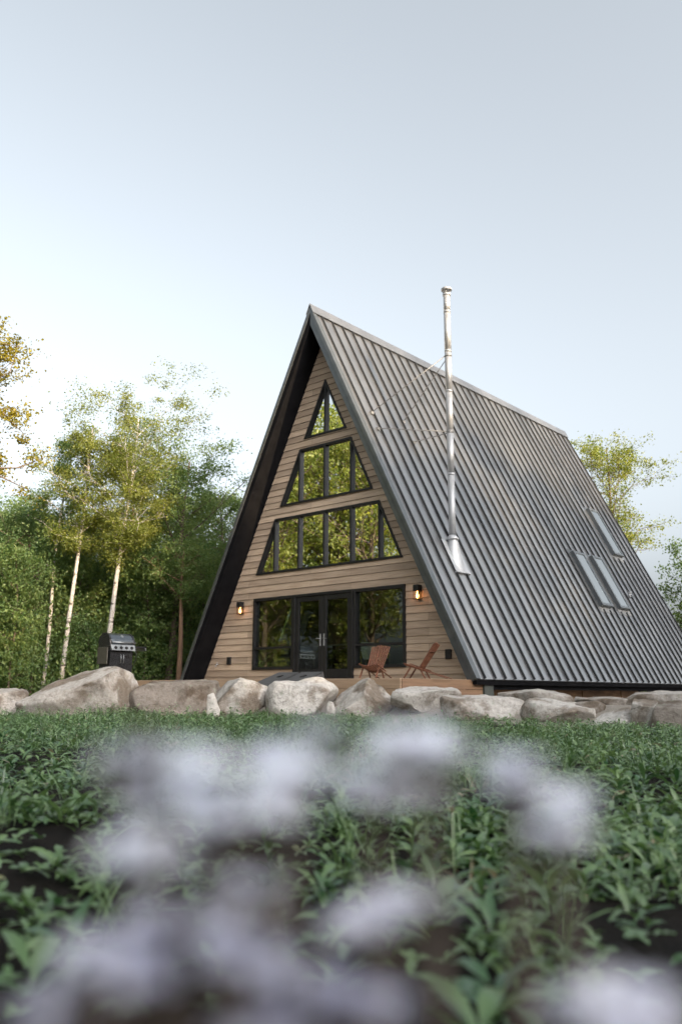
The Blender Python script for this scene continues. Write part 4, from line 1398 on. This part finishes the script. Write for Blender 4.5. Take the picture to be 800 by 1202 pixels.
FL = [
    (172, 915, .40, 95, 'blurred pale flower head at the left end of the upper band of blossom', .75, 55, 14),
    (258, 925, .38, 120, 'largest blurred white flower head, below the domed boulder', 1.0, 85, 24),
    (345, 945, .40, 80, 'blurred white flower head hanging just right of the largest one', .95, 85, 14),
    (345, 878, .46, 110, 'faint lilac flower head, topmost of the blurred blossom below the glass doors', .55, 40, 9),
    (440, 902, .40, 80, 'blurred whitish flower head left of the pair below the slatted chairs', .95, 60, 16),
    (500, 892, .40, 75, 'blurred whitish flower head right of the pair below the slatted chairs', .95, 70, 14),
    (606, 918, .42, 34, 'upper blurred bluish flower head of the slanting pair on the right', .8, 55, 10),
    (650, 962, .42, 42, 'lower blurred bluish flower head of the slanting pair on the right', .85, 60, 13),
    (170, 1013, .37, 85, 'single blurred white flower head low on the left, apart from the others', .95, 45, 14),
    (272, 1062, .40, 70, 'small faint lilac flower head in the middle of the dark soil', .6, 45, 8),
    (455, 1078, .38, 105, 'blurred bluish flower head in the lower middle of the photo', .6, 55, 13),
    (110, 1165, .34, 130, 'blurred lilac flower head in the lower left corner', .35, 75, 16),
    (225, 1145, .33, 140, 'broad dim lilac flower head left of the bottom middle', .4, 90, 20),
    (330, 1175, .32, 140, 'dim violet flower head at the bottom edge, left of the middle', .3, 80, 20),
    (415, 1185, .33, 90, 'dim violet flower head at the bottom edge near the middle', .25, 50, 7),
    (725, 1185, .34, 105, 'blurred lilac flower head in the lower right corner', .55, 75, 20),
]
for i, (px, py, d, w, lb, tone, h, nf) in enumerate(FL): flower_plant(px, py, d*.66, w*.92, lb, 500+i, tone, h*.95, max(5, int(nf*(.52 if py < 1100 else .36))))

# ------------------------------------------------------------------ light
SUN_EL, SUN_AZ = R(20.0), R(97)            # azimuth from +y towards +x
wd = bpy.data.worlds.new('World'); sc.world = wd; wd.use_nodes = True
nt = wd.node_tree; nt.nodes.clear()
sky = nt.nodes.new('ShaderNodeTexSky'); sky.sky_type = 'NISHITA'; sky.sun_disc = False
sky.sun_elevation = SUN_EL; sky.sun_rotation = SUN_AZ
sky.altitude = 200; sky.air_density = .7; sky.dust_density = 10.0; sky.ozone_density = 2.0
hs = nt.nodes.new('ShaderNodeHueSaturation'); hs.inputs['Saturation'].default_value = .31; hs.inputs['Hue'].default_value = .472
bg = nt.nodes.new('ShaderNodeBackground'); bg.inputs[1].default_value = .15
wo = nt.nodes.new('ShaderNodeOutputWorld')
nt.links.new(sky.outputs[0], hs.inputs['Color']); nt.links.new(hs.outputs[0], bg.inputs[0]); nt.links.new(bg.outputs[0], wo.inputs[0])
sl_ = bpy.data.lights.new('sun', 'SUN'); sl_.energy = 2.9; sl_.angle = R(.6); sl_.color = (1, .74, .44)
so = bpy.data.objects.new('sun', sl_); col.objects.link(so)
dirv = Vector((math.sin(SUN_AZ)*math.cos(SUN_EL), math.cos(SUN_AZ)*math.cos(SUN_EL), math.sin(SUN_EL)))
so.rotation_euler = dirv.to_track_quat('Z', 'Y').to_euler()
so.location = (30, 10, 20)

sc.render.engine = 'CYCLES'
sc.cycles.max_bounces = 8; sc.cycles.transparent_max_bounces = 24
sc.cycles.use_denoising = True
try: sc.cycles.denoiser = 'OPENIMAGEDENOISE'
except Exception: pass
sc.cycles.sample_clamp_indirect = 6
vs_ = sc.view_settings
vs_.view_transform = 'Standard'; vs_.look = 'None'; vs_.gamma = 1.0; vs_.use_curve_mapping = False
vs_.exposure = 1.8
